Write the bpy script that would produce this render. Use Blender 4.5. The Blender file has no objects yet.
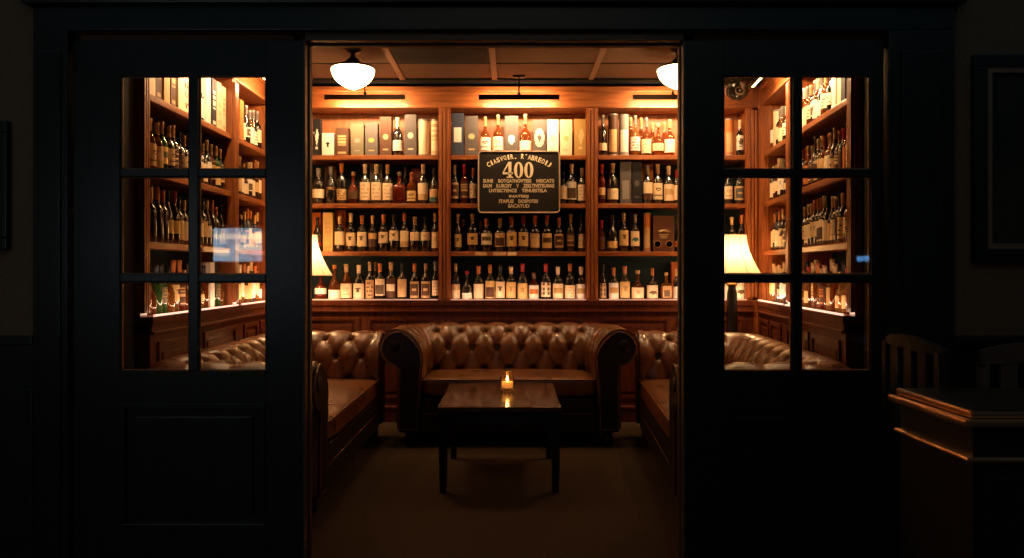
import bpy, bmesh, math, random
from mathutils import Matrix, Vector
C = bpy.context.scene.collection
PI = math.pi
F = 753.0      # focal length in pixels of a 1024 wide frame
H = 1.25       # eye height
HZ = 270.0     # horizon row
def wx(px, Y): return (px - 512.0) / F * Y
def wz(py, Y): return H - (py - HZ) / F * Y

# ------------------------------------------------------------------ materials
MATS = {}
def nt(name):
    m = bpy.data.materials.new(name); m.use_nodes = True
    n = m.node_tree.nodes; return m, n, m.node_tree.links, n['Principled BSDF']
def plain(name, col, rough=.5, metal=0., coat=0., emit=None, es=0., spec=None, trans=0., ior=None):
    if name in MATS: return MATS[name]
    m, n, l, b = nt(name)
    b.inputs['Base Color'].default_value = (*col, 1)
    b.inputs['Roughness'].default_value = rough
    b.inputs['Metallic'].default_value = metal
    b.inputs['Coat Weight'].default_value = coat
    if spec is not None: b.inputs['Specular IOR Level'].default_value = spec
    if trans: b.inputs['Transmission Weight'].default_value = trans
    if ior: b.inputs['IOR'].default_value = ior
    if emit: b.inputs['Emission Color'].default_value = (*emit, 1); b.inputs['Emission Strength'].default_value = es
    MATS[name] = m; return m
def noisy(name, c1, c2, scale=(1, 1, 1), ns=6., detail=5., rough=.4, bump=0., bs=60., coat=0., rvar=0., dist=0., spec=.5):
    if name in MATS: return MATS[name]
    m, n, l, b = nt(name)
    tc = n.new('ShaderNodeTexCoord'); mp = n.new('ShaderNodeMapping')
    mp.inputs['Scale'].default_value = scale
    l.new(tc.outputs['Object'], mp.inputs['Vector'])
    no = n.new('ShaderNodeTexNoise'); no.inputs['Scale'].default_value = ns; no.inputs['Detail'].default_value = detail
    no.inputs['Distortion'].default_value = dist
    l.new(mp.outputs[0], no.inputs['Vector'])
    cr = n.new('ShaderNodeValToRGB'); cr.color_ramp.elements[0].position = .32; cr.color_ramp.elements[1].position = .68
    cr.color_ramp.elements[0].color = (*c1, 1); cr.color_ramp.elements[1].color = (*c2, 1)
    l.new(no.outputs['Fac'], cr.inputs[0]); l.new(cr.outputs[0], b.inputs['Base Color'])
    b.inputs['Roughness'].default_value = rough; b.inputs['Coat Weight'].default_value = coat
    b.inputs['Specular IOR Level'].default_value = spec
    if rvar:
        mr = n.new('ShaderNodeMapRange'); mr.inputs[3].default_value = rough - rvar; mr.inputs[4].default_value = rough + rvar
        l.new(no.outputs['Fac'], mr.inputs[0]); l.new(mr.outputs[0], b.inputs['Roughness'])
    if bump:
        n2 = n.new('ShaderNodeTexNoise'); n2.inputs['Scale'].default_value = bs; n2.inputs['Detail'].default_value = 4
        l.new(mp.outputs[0], n2.inputs['Vector'])
        bp = n.new('ShaderNodeBump'); bp.inputs['Strength'].default_value = bump; bp.inputs['Distance'].default_value = .01
        l.new(n2.outputs['Fac'], bp.inputs['Height']); l.new(bp.outputs[0], b.inputs['Normal'])
    MATS[name] = m; return m

WOODV = noisy('mahogany_upright', (.19, .048, .012), (.40, .125, .034), (14, 14, 1.0), 3.0, 6, .34, .12, 30, .15, dist=.4)
WOODH = noisy('mahogany_shelf', (.20, .052, .013), (.42, .135, .036), (1.0, 14, 14), 3.0, 6, .34, .12, 30, .15, dist=.4)
WOODB = noisy('mahogany_back_panel', (.30, .10, .03), (.46, .17, .055), (14, 14, 1.0), 3.0, 5, .5, .05, 30)
WOODL = noisy('mahogany_wainscot', (.078, .016, .0055), (.17, .040, .012), (12, 12, 1.0), 3.0, 6, .36, .1, 30, .15, dist=.4)
DARKBACK = noisy('shade_tinted_back', (.018, .046, .060), (.026, .062, .080), (1, 1, 1), 5, 3, .7, spec=.25)  # shade behind the lower shelves put into the colour
DARKWOOD = noisy('black_brown_door_wood', (.010, .0070, .0055), (.018, .012, .009), (12, 12, 1.2), 3.0, 5, .34, .08, 30, spec=.45)
DARKPANEL = noisy('dark_wall_panel', (.008, .008, .008), (.016, .014, .012), (2, 2, 1), 6.0, 4, .6, spec=.3)
LEATHER = noisy('brown_leather', (.135, .045, .0115), (.22, .078, .021), (1, 1, 1), 9.0, 6, .29, .16, 260, .25, .06, spec=.9)
LEATHERC = noisy('brown_cushion_leather', (.15, .050, .0125), (.25, .088, .023), (1, 1, 1), 7.0, 6, .29, .14, 220, .25, .06, spec=.9)
LEATHERD = noisy('dark_and_shaded_leather', (.010, .006, .0045), (.020, .009, .006), (1, 1, 1), 9.0, 5, .42, .12, 260)  # the sofa fronts' shade is in this colour; chair seats share it
CARPET = noisy('brown_carpet', (.075, .048, .030), (.125, .082, .050), (1, 1, 1), 120., 6, .95, .8, 400, spec=.1)
HALLFLOOR = noisy('dark_hall_floor', (.012, .012, .012), (.022, .02, .018), (1, 1, 1), 30., 4, .6)
WALLPAPER = noisy('grey_brown_wallpaper', (.17, .095, .055), (.21, .12, .07), (1, 1, 1), 90., 4, .9, .1, 200, spec=.15)
CEIL = noisy('ceiling_panel', (.155, .095, .062), (.19, .12, .078), (1, 1, 1), 40., 4, .8, spec=.2)
BATTEN = noisy('ceiling_batten', (.26, .155, .10), (.31, .19, .12), (1, 1, 1), 20., 3, .6)
DARKTILE = noisy('black_vent_and_shade', (.006, .007, .008), (.009, .010, .011), (1, 1, 1), 50., 3, .8)
TABLEWOOD = noisy('polished_table_top', (.085, .032, .013), (.15, .060, .024), (6, 1.2, 6), 2.4, 5, .20, 0, 30, .3, .05, .6)
BLACKWOOD = noisy('black_stained_wood', (.008, .006, .005), (.014, .010, .008), (8, 8, 1), 3, 4, .42)
BLACKMETAL = plain('blackened_bronze', (.035, .022, .015), .38, .8)
BRASS = plain('aged_brass', (.50, .28, .10), .3, 1.)
GLOW = plain('lit_opal_glass', (.9, .8, .6), .3, emit=(1., .62, .27), es=26.)
LEDM = plain('lit_led_strip', (.9, .8, .7), .4, emit=(1., .56, .42), es=1.7)
LEDB = plain('dim_led_strip', (.8, .7, .6), .4, emit=(1., .45, .34), es=.42)
TUBE = plain('lit_picture_light_tube', (.9, .8, .7), .4, emit=(1., .62, .3), es=9.)
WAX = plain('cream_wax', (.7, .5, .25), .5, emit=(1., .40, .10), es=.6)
FLAME = plain('candle_flame', (1., .6, .2), .5, emit=(1., .55, .18), es=45.)

def glassmat(name, tint, refl):
    m = bpy.data.materials.new(name); m.use_nodes = True
    n = m.node_tree.nodes; l = m.node_tree.links; n.clear()
    o = n.new('ShaderNodeOutputMaterial'); mx = n.new('ShaderNodeMixShader')
    t = n.new('ShaderNodeBsdfTransparent'); t.inputs[0].default_value = (*tint, 1)
    g = n.new('ShaderNodeBsdfGlossy'); g.inputs['Roughness'].default_value = .02
    g.inputs[0].default_value = (1, 1, 1, 1)
    f = n.new('ShaderNodeFresnel'); f.inputs[0].default_value = refl
    l.new(f.outputs[0], mx.inputs[0]); l.new(t.outputs[0], mx.inputs[1]); l.new(g.outputs[0], mx.inputs[2])
    l.new(mx.outputs[0], o.inputs[0]); return m
PANE = glassmat('clear_door_glass', (.86, .86, .85), 1.45)
VOTIVE = glassmat('clear_votive_glass', (1., .90, .72), 1.5)
VN = VOTIVE.node_tree; lw_ = VN.nodes.new('ShaderNodeLayerWeight'); lw_.inputs[0].default_value = .22
VN.links.new(lw_.outputs['Facing'], VN.nodes['Mix Shader'].inputs[0])
SHADE = None
def shade_mat():
    m = bpy.data.materials.new('cream_lamp_shade_cloth'); m.use_nodes = True
    n = m.node_tree.nodes; l = m.node_tree.links; n.clear()
    o = n.new('ShaderNodeOutputMaterial'); mx = n.new('ShaderNodeMixShader'); mx.inputs[0].default_value = .6
    d = n.new('ShaderNodeBsdfDiffuse'); d.inputs[0].default_value = (.85, .74, .56, 1)
    t = n.new('ShaderNodeBsdfTranslucent'); t.inputs[0].default_value = (.92, .78, .56, 1)
    l.new(d.outputs[0], mx.inputs[1]); l.new(t.outputs[0], mx.inputs[2]); l.new(mx.outputs[0], o.inputs[0]); return m
SHADE = shade_mat()

PAL = {'c': ((.90, .68, .42), 'cream'), 'w': ((.86, .76, .62), 'white'), 't': ((.64, .40, .18), 'tan'), 'y': ((.76, .49, .19), 'yellow'),
       'k': ((.015, .013, .013), 'black'), 'b': ((.10, .042, .02), 'brown'), 'o': ((.55, .17, .04), 'orange'), 'r': ((.45, .03, .018), 'red'),
       'g': ((.11, .092, .08), 'grey'), 'v': ((.17, .14, .08), 'olive'), 'n': ((.05, .06, .09), 'navy'), 'e': ((.08, .16, .14), 'teal'),
       'd': ((.50, .30, .09), 'gold'), 's': ((.28, .25, .21), 'silver'), 'm': ((.22, .05, .022), 'maroon')}
def ink(c):
    return plain('print_' + PAL[c][1], PAL[c][0], .55, spec=.3)
def capm(c):
    return plain('capsule_' + PAL[c][1], PAL[c][0], .35, .25 if c in 'dst' else 0.)
GLASS = {'d': (plain('dark_bottle_glass', (.012, .010, .008), .16, coat=1., spec=.8), 'dark'),
         'a': (plain('amber_whisky_glass', (.42, .11, .018), .05, trans=.82, ior=1.3, coat=.4), 'amber'),
         'h': (plain('honey_whisky_glass', (.75, .33, .07), .05, trans=.85, ior=1.3, coat=.4), 'honey-coloured'),
         'n': (plain('green_bottle_glass', (.05, .12, .025), .06, trans=.5, ior=1.3, coat=.4), 'green'),
         'r': (plain('red_brown_whisky_glass', (.30, .035, .01), .05, trans=.7, ior=1.3, coat=.4), 'reddish-brown')}

# ------------------------------------------------------------------ mesh helpers
def add_box(bm, x0, x1, y0, y1, z0, z1, mi=0, bev=0.):
    g = bmesh.ops.create_cube(bm, size=1.)
    M = Matrix.Translation(((x0+x1)/2, (y0+y1)/2, (z0+z1)/2)) @ Matrix.Diagonal((x1-x0, y1-y0, z1-z0, 1))
    bmesh.ops.transform(bm, matrix=M, verts=g['verts'])
    fs = set(f for v in g['verts'] for f in v.link_faces)
    for f in fs: f.material_index = mi
    if bev:
        es = list(set(e for v in g['verts'] for e in v.link_edges))
        r = bmesh.ops.bevel(bm, geom=es, offset=bev, segments=2, affect='EDGES', profile=.6)
        for f in r['faces']: f.material_index = mi
def add_lathe(bm, prof, seg=24, cx=0, cy=0, mi=0, caps=True, smooth=True, closed=False):
    rings = []
    for r, z in prof:
        rings.append([bm.verts.new((cx + r*math.cos(2*PI*k/seg), cy + r*math.sin(2*PI*k/seg), z)) for k in range(seg)])
    for a, b in zip(rings, rings[1:]):
        for k in range(seg):
            f = bm.faces.new((a[k], a[(k+1) % seg], b[(k+1) % seg], b[k])); f.material_index = mi; f.smooth = smooth
    if caps:
        f = bm.faces.new(rings[0][::-1]); f.material_index = mi
        f = bm.faces.new(rings[-1]); f.material_index = mi
def add_tube(bm, pts, r, seg=8, mi=0, closed=False):
    pts = [Vector(p) for p in pts]; n = len(pts); rings = []
    up = Vector((0, 0, 1))
    for i, p in enumerate(pts):
        a = pts[(i-1) % n] if (i or closed) else p; b = pts[(i+1) % n] if (i < n-1 or closed) else p
        d = (b - a).normalized()
        s = d.cross(up)
        if s.length < .05: s = d.cross(Vector((1, 0, 0)))
        s.normalize(); t = s.cross(d)
        rr = r[i] if isinstance(r, (list, tuple)) else r
        rings.append([bm.verts.new(p + s*rr*math.cos(2*PI*k/seg) + t*rr*math.sin(2*PI*k/seg)) for k in range(seg)])
    m = n if closed else n-1
    for i in range(m):
        a = rings[i]; b = rings[(i+1) % n]
        for k in range(seg):
            f = bm.faces.new((a[k], a[(k+1) % seg], b[(k+1) % seg], b[k])); f.smooth = True; f.material_index = mi
    if not closed:
        bm.faces.new(rings[0][::-1]).material_index = mi; bm.faces.new(rings[-1]).material_index = mi
def add_prism(bm, poly, y0, y1, mi=0):
    """polygon in xz extruded along y"""
    a = [bm.verts.new((x, y0, z)) for x, z in poly]; b = [bm.verts.new((x, y1, z)) for x, z in poly]
    n = len(poly)
    bm.faces.new(a).material_index = mi; bm.faces.new(b[::-1]).material_index = mi
    for i in range(n): bm.faces.new((a[i], b[i], b[(i+1) % n], a[(i+1) % n])).material_index = mi
def mesh(name, bm, mats):
    bmesh.ops.recalc_face_normals(bm, faces=bm.faces[:])
    me = bpy.data.meshes.new(name); bm.to_mesh(me); bm.free()
    for m in (mats if isinstance(mats, (list, tuple)) else [mats]): me.materials.append(m)
    return me
def obj(name, bm, mats, parent=None, M=None):
    me = bm if isinstance(bm, bpy.types.Mesh) else mesh(name, bm, mats)
    o = bpy.data.objects.new(name, me); C.objects.link(o)
    if parent: o.parent = parent
    if M is not None: o.matrix_local = M
    return o
def tag(o, label, cat, group=None, kind=None):
    o['label'] = label; o['category'] = cat
    if group: o['group'] = group
    if kind: o['kind'] = kind
    return o
def thing(name, label, cat, M=None, group=None, kind=None):
    o = bpy.data.objects.new(name, None); C.objects.link(o); o.empty_display_size = .05
    if M is not None: o.matrix_local = M
    return tag(o, label, cat, group, kind)
def struct(name, bm, mats, label, cat, M=None):
    return tag(obj(name, bm, mats, None, M), label, cat, kind='structure')
def boxes(*bs, bev=0.):
    bm = bmesh.new()
    for b in bs: add_box(bm, *b, bev=bev)
    return bm
def T(x, y, z): return Matrix.Translation((x, y, z))
def copy_tree(o, parent=None):
    c = o.copy(); C.objects.link(c); c.parent = parent
    for ch in list(o.children): copy_tree(ch, c)
    return c
def lamp(kind, name, M, power, col, **kw):
    d = bpy.data.lights.new(name, kind); d.energy = power; d.color = col
    for k, v in kw.items(): setattr(d, k, v)
    o = bpy.data.objects.new(name, d); C.objects.link(o); o.matrix_local = M; return o

# ------------------------------------------------------------------ frames of the three shelved walls (local x along wall, local y into wall)
YB = 6.27
FB = T(0, YB, 0)
def frame2(p, q):
    d = (Vector(q) - Vector(p)); a = math.atan2(d.y, d.x)
    return T(p[0], p[1], 0) @ Matrix.Rotation(a, 4, 'Z'), d.length
FL, LL = frame2((-1.96, 4.05), (-1.98, YB))
FR, LR = frame2((2.06, YB), (1.845, 4.05))
ZS = [2.2075, 1.804, 1.404, 1.0]      # shelf tops, ledge last
ZT = 2.60; ZF = 2.775; DEP = .30
P0, P1, P2, P3 = wx(284, YB), wx(444.5, YB), wx(592, YB), wx(752, YB)

def flutes(bm, x0, x1, y0, y1, z0, z1, n=3):
    add_box(bm, x0, x1, y0, y1, z0, z1)
    w = (x1-x0) / (n*2+1)
    for k in range(n):
        a = x0 + w*(2*k+.75)
        add_box(bm, a, a+w*1.5, y0-.020, y0, z0+.02, z1-.02, bev=.003)
POSTS = []
def bay(M, u0, u1, label, wp=.10, left=True, right=False, ndoor=2, ledpow=1., side=False):
    """one shelving unit between the post centres u0 and u1"""
    r = thing('shelving_unit', label, 'shelving unit', M, 'mahogany shelving units around the lounge')
    h = wp/2
    for k, (f, u) in enumerate(((left, u0), (right, u1))):
        if f:
            bm = bmesh.new(); flutes(bm, u-h, u+h, 0, .035, 1.0, ZT)
            POSTS.append((M, bm, label))
    a, b = u0+.012, u1-.012
    obj('side_panel', boxes((a-.012, a+.012, .036, DEP, 1.0, ZT)), WOODV, r)
    obj('side_panel', boxes((b-.012, b+.012, .036, DEP, 1.0, ZT)), WOODV, r)
    ia, ib = u0+h, u1-h
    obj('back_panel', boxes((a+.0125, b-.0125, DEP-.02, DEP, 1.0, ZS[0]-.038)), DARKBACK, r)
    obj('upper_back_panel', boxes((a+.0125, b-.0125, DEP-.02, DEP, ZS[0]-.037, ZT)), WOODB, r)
    for z in ZS[:3]:
        bm = bmesh.new(); add_box(bm, ia+.0005, ib-.0005, .004, .036, z-.037, z, bev=.004); add_box(bm, a+.0125, b-.0125, .036, DEP-.021, z-.03, z-.0003)
        obj('shelf', bm, WOODH, r)
    # frieze, cornice
    bm = bmesh.new(); add_box(bm, u0, u1, .0, .03, ZT, ZF-.03); add_box(bm, u0, u1, -.022, 0, ZF-.045, ZF, bev=.006)
    add_box(bm, u0, u1, -.012, 0, ZT, ZT+.02, bev=.004); add_box(bm, u0, u1, .03, DEP, ZT, ZT+.02)
    obj('cornice', bm, WOODH, r)
    # ledge and lower cabinet
    bm = bmesh.new(); add_box(bm, u0, u1, -.05, DEP, .955, .9995, bev=.003)
    add_box(bm, u0, u1, -.043, -.02, .905, .955); add_box(bm, u0, u1, -.058, -.043, .902, .920, bev=.004)
    obj('ledge', bm, WOODL, r)
    bm = bmesh.new(); add_box(bm, u0, u1, -.035, .1, .13, .905)
    obj('lower_cabinet', bm, WOODL, r)
    w = (u1-u0-.10)/ndoor
    for k in range(ndoor):
        x0 = u0+.05+k*w+.03; x1 = x0+w-.06
        bm = bmesh.new()
        for q in ((x0, x1, .83, .86), (x0, x1, .18, .21), (x0, x0+.03, .21, .83), (x1-.03, x1, .21, .83)):
            add_box(bm, q[0], q[1], -.047, -.035, q[2], q[3], bev=.003)
        add_box(bm, x0+.06, x1-.06, -.043, -.035, .24, .80, bev=.006)
        obj('cabinet_panel', bm, WOODL, r)
    bm = bmesh.new(); add_box(bm, u0, u1, -.09, .1, 0., .11); add_box(bm, u0, u1, -.10, -.0355, .11, .13, bev=.004)
    obj('plinth', bm, WOODL, r)
    bm = bmesh.new(); add_box(bm, ia+.005, ib-.005, -.046, -.030, .9996, 1.009, bev=.002)
    obj('led_strip', bm, LEDM if side else LEDB, r)
    lx = (ia+ib)/2
    # light of the strip, shining up and into the shelf
    lamp('AREA', 'led_light', M @ T(lx, -.040, 1.014) @ Matrix.Rotation(math.radians(138), 4, 'X'), ledpow, (1., .60, .40), shape='RECTANGLE', size=(ib-ia)-.04, size_y=.012)
    return r
bay(FB, P0, P1, 'mahogany shelving unit left of the black sign, its corner lit by the table lamp')
bay(FB, P1, P2, 'mahogany shelving unit on the back wall, centred behind the black 400 sign')
bay(FB, P2, P3, 'mahogany shelving unit on the back wall, right of the black 400 sign', right=True)
LM = 1.30
for nm, M, a, b, lb in (('l', FL, -.045, LM, 'mahogany shelving unit on the left wall, nearest the doorway'),
                        ('l', FL, LM, LL-.105, 'mahogany shelving unit on the left wall, in the back corner')):
    bay(M, a, b, lb, .08, left=True, right=False, ledpow=1.7, side=True)
for nm, M, a, b, lb in (('r', FR, LR-LM, LR-.04, 'mahogany shelving unit on the right wall, nearest the doorway'),
                        ('r', FR, .105, LR-LM, 'mahogany shelving unit on the right wall, behind the lit table lamp')):
    bay(M, a, b, lb, .08, left=False, right=True, ledpow=1.7, side=True)
for k, ((M, bm, _), lb) in enumerate(zip(POSTS, ('at the left end of the back shelves', 'left of the black sign on the back wall', 'right of the black sign on the back wall', 'at the right end of the back shelves behind the lamp',
        'at the doorway end of the left wall shelves', 'midway along the left wall shelves', 'at the doorway end of the right wall shelves', 'midway along the right wall shelves'))):
    struct(f'trim_{k+10}', bm, WOODV, 'fluted mahogany pilaster ' + lb, 'pilaster', M)
# corner fillers
for s, x0, x1 in (('left', -1.98, P0), ('right', P3, 2.06)):
    struct('trim_1' if s == 'left' else 'trim_2', boxes((x0, x1, YB-.03, YB+.3, .0, 1.0), (x0, x1, YB, YB+.3, 1.0, ZF), (x0-.34, x0, YB-.102, YB+.3, 0, ZF) if s == 'left' else (x1-.007, x1+.34, YB-.102, YB+.3, 0, ZF)), WOODV,
           f'mahogany corner post where the back shelving meets the {s} wall', 'trim')

# ------------------------------------------------------------------ room shell
struct('wall_back', boxes((-2.6, 2.7, 6.60, 6.70, 0, 2.95)), DARKPANEL, 'dark wall behind the back shelving', 'wall')
struct('wall_left', boxes((-2.45, -2.32, 3.02, 6.6, 0, 2.95), (-2.32, -1.985, 3.02, 3.955, 0, 2.82)), DARKPANEL, 'dark panelled side wall on the left of the lounge', 'wall')
struct('wall_right', boxes((2.45, 2.58, 3.02, 6.6, 0, 2.95), (1.87, 2.45, 3.02, 4.0, 0, 2.82)), DARKPANEL, 'dark panelled side wall on the right of the lounge', 'wall')
struct('floor', boxes((-2.45, 2.58, 3.0, 6.6, -.05, 0)), CARPET, 'worn brown carpet on the lounge floor', 'floor')
struct('floor_hall', boxes((-3.6, 3.6, -1.4, 2.9995, -.05, 0)), HALLFLOOR, 'dark floor of the hall outside the doors', 'floor')
struct('ceiling', boxes((-2.45, 2.58, 3.0, 6.6, 2.821, 2.9)), CEIL, 'dim brown panelled lounge ceiling', 'ceiling')
bm = bmesh.new()
for px, Y in ((386, 5.35), (492, 5.35), (603, 5.35)):
    x = wx(px, Y); add_box(bm, x-.022, x+.022, 3.05, 6.2, 2.807, 2.8205, bev=.003)
for x in (-1.65, 1.42): add_box(bm, x-.022, x+.022, 3.05, 6.2, 2.807, 2.8205, bev=.003)
tag(obj('trim_3', bm, BATTEN), 'thin pale ceiling battens running towards the back shelves', 'trim', kind='structure')
bm = bmesh.new()
xs = [-2.3, -1.65, wx(386, 5.35), wx(492, 5.35), wx(603, 5.35), 1.42, 2.4]
for y in (3.6, 4.65, 5.72):
    for a, b in zip(xs, xs[1:]): add_box(bm, a+.024, b-.024, y-.006, y+.006, 2.816, 2.8206)
tag(obj('trim_4', bm, DARKTILE), 'thin dark cross joints of the ceiling panels', 'trim', kind='structure')
bm = bmesh.new()
x0, x1 = wx(386, 5.35)+.03, wx(492, 5.35)-.03
add_box(bm, x0, x1, 4.7, 5.70, 2.814, 2.8206)
for k in range(28): add_box(bm, x0+.02, x1-.02, 4.72+k*.034, 4.746+k*.034, 2.812, 2.814)
VENT = bm
struct('trim_20', boxes((-1.97, 2.05, 6.165, 6.6, 2.806, 2.8205)), DARKTILE, 'black strip painted in as shade where the ceiling meets the back shelving', 'trim')  # dark strip laid on the ceiling to stand in for shade
o = obj('ceiling_vent', VENT, DARKTILE); tag(o, 'black rectangular vent set in the ceiling above the sofa', 'vent')

# ------------------------------------------------------------------ door wall
DY = 2.88
def dx(px): return wx(px, DY)
def dz(py): return wz(py, DY)
HT = 2.128
def door(name, x0, x1, g0, g1, m0, m1, label):
    bm = bmesh.new(); z1 = HT; ya, yb = DY, DY+.034
    zt, zb = dz(75.5), dz(371)
    add_box(bm, x0, g0, ya, yb, .01, z1, bev=.003); add_box(bm, g1, x1, ya, yb, .01, z1, bev=.003)
    add_box(bm, g0, g1, ya, yb, zt, z1); add_box(bm, g0, g1, ya, yb, .74, zb)
    add_box(bm, g0, g1, ya, yb, .01, .26)
    add_box(bm, m0, m1, ya, DY+.018, zb, zt, bev=.003)
    hs = ((169, 176.5), (274.3, 281.8))
    for t, b in hs: add_box(bm, g0, m0, ya, DY+.018, dz(b), dz(t), bev=.003); add_box(bm, m1, g1, ya, DY+.018, dz(b), dz(t), bev=.003)
    r = struct(name, bm, DARKWOOD, label, 'door')
    # lower raised panel
    bm = bmesh.new(); add_box(bm, g0, g1, ya+.014, yb-.012, .26, .74); add_box(bm, g0+.05, g1-.05, ya+.004, ya+.014, .31, .69, bev=.006)
    for q in ((g0, g1, .72, .74), (g0, g1, .26, .28), (g0, g0+.02, .28, .72), (g1-.02, g1, .28, .72)): add_box(bm, q[0], q[1], ya-.004, ya+.014, q[2], q[3], bev=.003)
    obj('door_panel', bm, DARKWOOD, r)
    zz = [zt, dz(169), dz(176.5), dz(274.3), dz(281.8), zb]
    for i in range(3):
        for a, b in ((g0, m0), (m1, g1)):
            t, bt = zz[2*i], zz[2*i+1]
            bm = bmesh.new(); yc = ya+.009; ye = DY+.019
            vs = [bm.verts.new(p) for p in ((a, yc, bt), (b, yc, bt), (b, yc, t), (a, yc, t))]; bm.faces.new(vs)
            p = obj('glass_pane', bm, PANE, r)
            bm = bmesh.new()   # glazing bead
            for q in ((a, b, t-.005, t), (a, b, bt, bt+.005)): add_box(bm, q[0], q[1], yc+.002, ye, q[2], q[3], bev=.002)
            add_box(bm, a, a+.006, yc+.002, ye, bt+.005, t-.005, bev=.002); add_box(bm, b-.006, b, yc+.002, ye, bt+.005, t-.005, bev=.002)
            obj('glazing_bead', bm, plain('lit_bead_varnish', (.20, .10, .045), .4), p)  # paler than the door: room light on the bead put into its colour
    return r
door('door_1', dx(73), dx(304.5), dx(119.5), dx(265.5), dx(188.5), dx(198), 'dark six-pane door leaf left of the opening')
door('door_2', dx(684), dx(884), dx(724), dx(871.5), dx(793), dx(802), 'dark six-pane door leaf right of the opening')
EDGE = plain('varnished_jamb_wood', (.085, .042, .020), .42)
def jamb(name, x0, s, label):
    bm = bmesh.new()
    a, b = sorted((x0, x0 + s*.05))
    add_box(bm, a, b, DY+.0, DY+.03, 0, HT, bev=.004)
    a2, b2 = sorted((x0+s*.014, x0+s*.05)); add_box(bm, a2, b2, DY+.03, DY+.065, 0, HT)
    a3, b3 = sorted((x0, x0+s*.05)); add_box(bm, a3, b3, DY+.065, DY+.10, 0, HT-.0005, bev=.003)
    return struct(name, bm, EDGE, label, 'door frame')
# the jamb stands in front of the leaves' inner edges
XL, XR = wx(304.8, DY), wx(683.6, DY)
for nm, X, s, lb in (('trim_5', XL, -1, 'narrow grooved jamb at the left edge of the opening'), ('trim_6', XR, 1, 'narrow grooved jamb at the right edge of the opening')):
    bm = bmesh.new()
    a, b = sorted((X - s*.002, X + s*.006)); add_box(bm, a, b, DY-.004, DY+.032, 0, HT, bev=.002)
    a, b = sorted((X + s*.006, X + s*.02)); add_box(bm, a, b, DY+.046, DY+.066, 0, HT)
    a, b = sorted((X - s*.002, X + s*.05)); add_box(bm, a, b, DY+.066, DY+.102, 0, HT, bev=.002)
    struct(nm, bm, EDGE, lb, 'door frame')
bm = bmesh.new(); add_box(bm, XL, XR, DY-.004, DY+.032, HT, HT+.03, bev=.002); add_box(bm, XL, XR, DY+.032, DY+.066, HT+.012, HT+.03); add_box(bm, XL-.05, XR+.05, DY+.066, DY+.102, HT, HT+.03, bev=.002)
struct('trim_7', bm, EDGE, 'grooved head jamb above the opening', 'door frame')
# masonry above and beside the doors with the casing
bm = bmesh.new()
add_box(bm, -3.6, 3.6, DY-.0, DY+.10, HT+.031, 3.3); add_box(bm, dx(38), XL-.051, DY+.036, DY+.1, HT-.01, HT+.031); add_box(bm, XR+.051, dx(950), DY+.036, DY+.1, HT-.01, HT+.031); add_box(bm, -3.6, dx(38), DY, DY+.1, 1.0, HT+.031); add_box(bm, dx(950), 3.6, DY, DY+.1, 1.0, HT+.031)
struct('wall_front', bm, WALLPAPER, 'grey-brown papered hall wall around the doors', 'wall')
bm = bmesh.new()
add_box(bm, -3.6, dx(38), DY-.012, DY+.1, 0, .965); add_box(bm, dx(950), 3.6, DY-.012, DY+.1, 0, .965)
for x in (-3.3, -2.75, -2.2, 2.0, 2.5, 3.0): add_box(bm, x, x+.38, DY-.022, DY-.012, .22, .80, bev=.006)
add_box(bm, -3.6, dx(38), DY-.035, DY+.1, .965, 1.0, bev=.006); add_box(bm, dx(950), 3.6, DY-.035, DY+.1, .965, 1.0, bev=.006)
struct('trim_8', bm, BLACKWOOD, 'black-stained wainscot and chair rail along the hall wall', 'trim')
bm = bmesh.new()
add_box(bm, dx(38), dx(72), DY-.03, DY+.1, 0, HT+.03, bev=.004); add_box(bm, dx(885), dx(950), DY-.03, DY+.1, 0, HT+.03, bev=.004)
add_box(bm, dx(44), dx(66), DY-.04, DY-.03, .15, HT-.05, bev=.004); add_box(bm, dx(897), dx(938), DY-.04, DY-.03, .15, HT-.05, bev=.004)
add_box(bm, dx(38), dx(950), DY-.03, DY+.0, HT+.031, dz(8), bev=.004); add_box(bm, dx(30), dx(958), DY-.06, DY-.0, dz(8), dz(-6), bev=.008)
struct('trim_9', bm, DARKWOOD, 'wide dark casing and head moulding framing the double doors', 'trim')
# rest of the hall
struct('wall_hall_back', boxes((-3.6, 3.6, -1.5, -1.4, 0, 3.3)), WALLPAPER, 'grey-brown wall at the far end of the hall', 'wall')
struct('wall_hall_left', boxes((-3.7, -3.6, -1.5, 2.98, 0, 3.3)), WALLPAPER, 'left side wall of the hall', 'wall')
struct('wall_hall_right', boxes((3.6, 3.7, -1.5, 2.98, 0, 3.3)), WALLPAPER, 'right side wall of the hall', 'wall')
# wall fill between leaves' outer parts and lounge side walls
struct('wall_inner', boxes((-2.45, dx(60), DY+.101, DY+.14, 0, 2.9), (dx(897), 2.58, DY+.101, DY+.14, 0, 2.9), (dx(60), dx(897), DY+.101, DY+.14, HT+.031, 2.9)), DARKPANEL, 'dark lounge side of the wall around the doors', 'wall')

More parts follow.
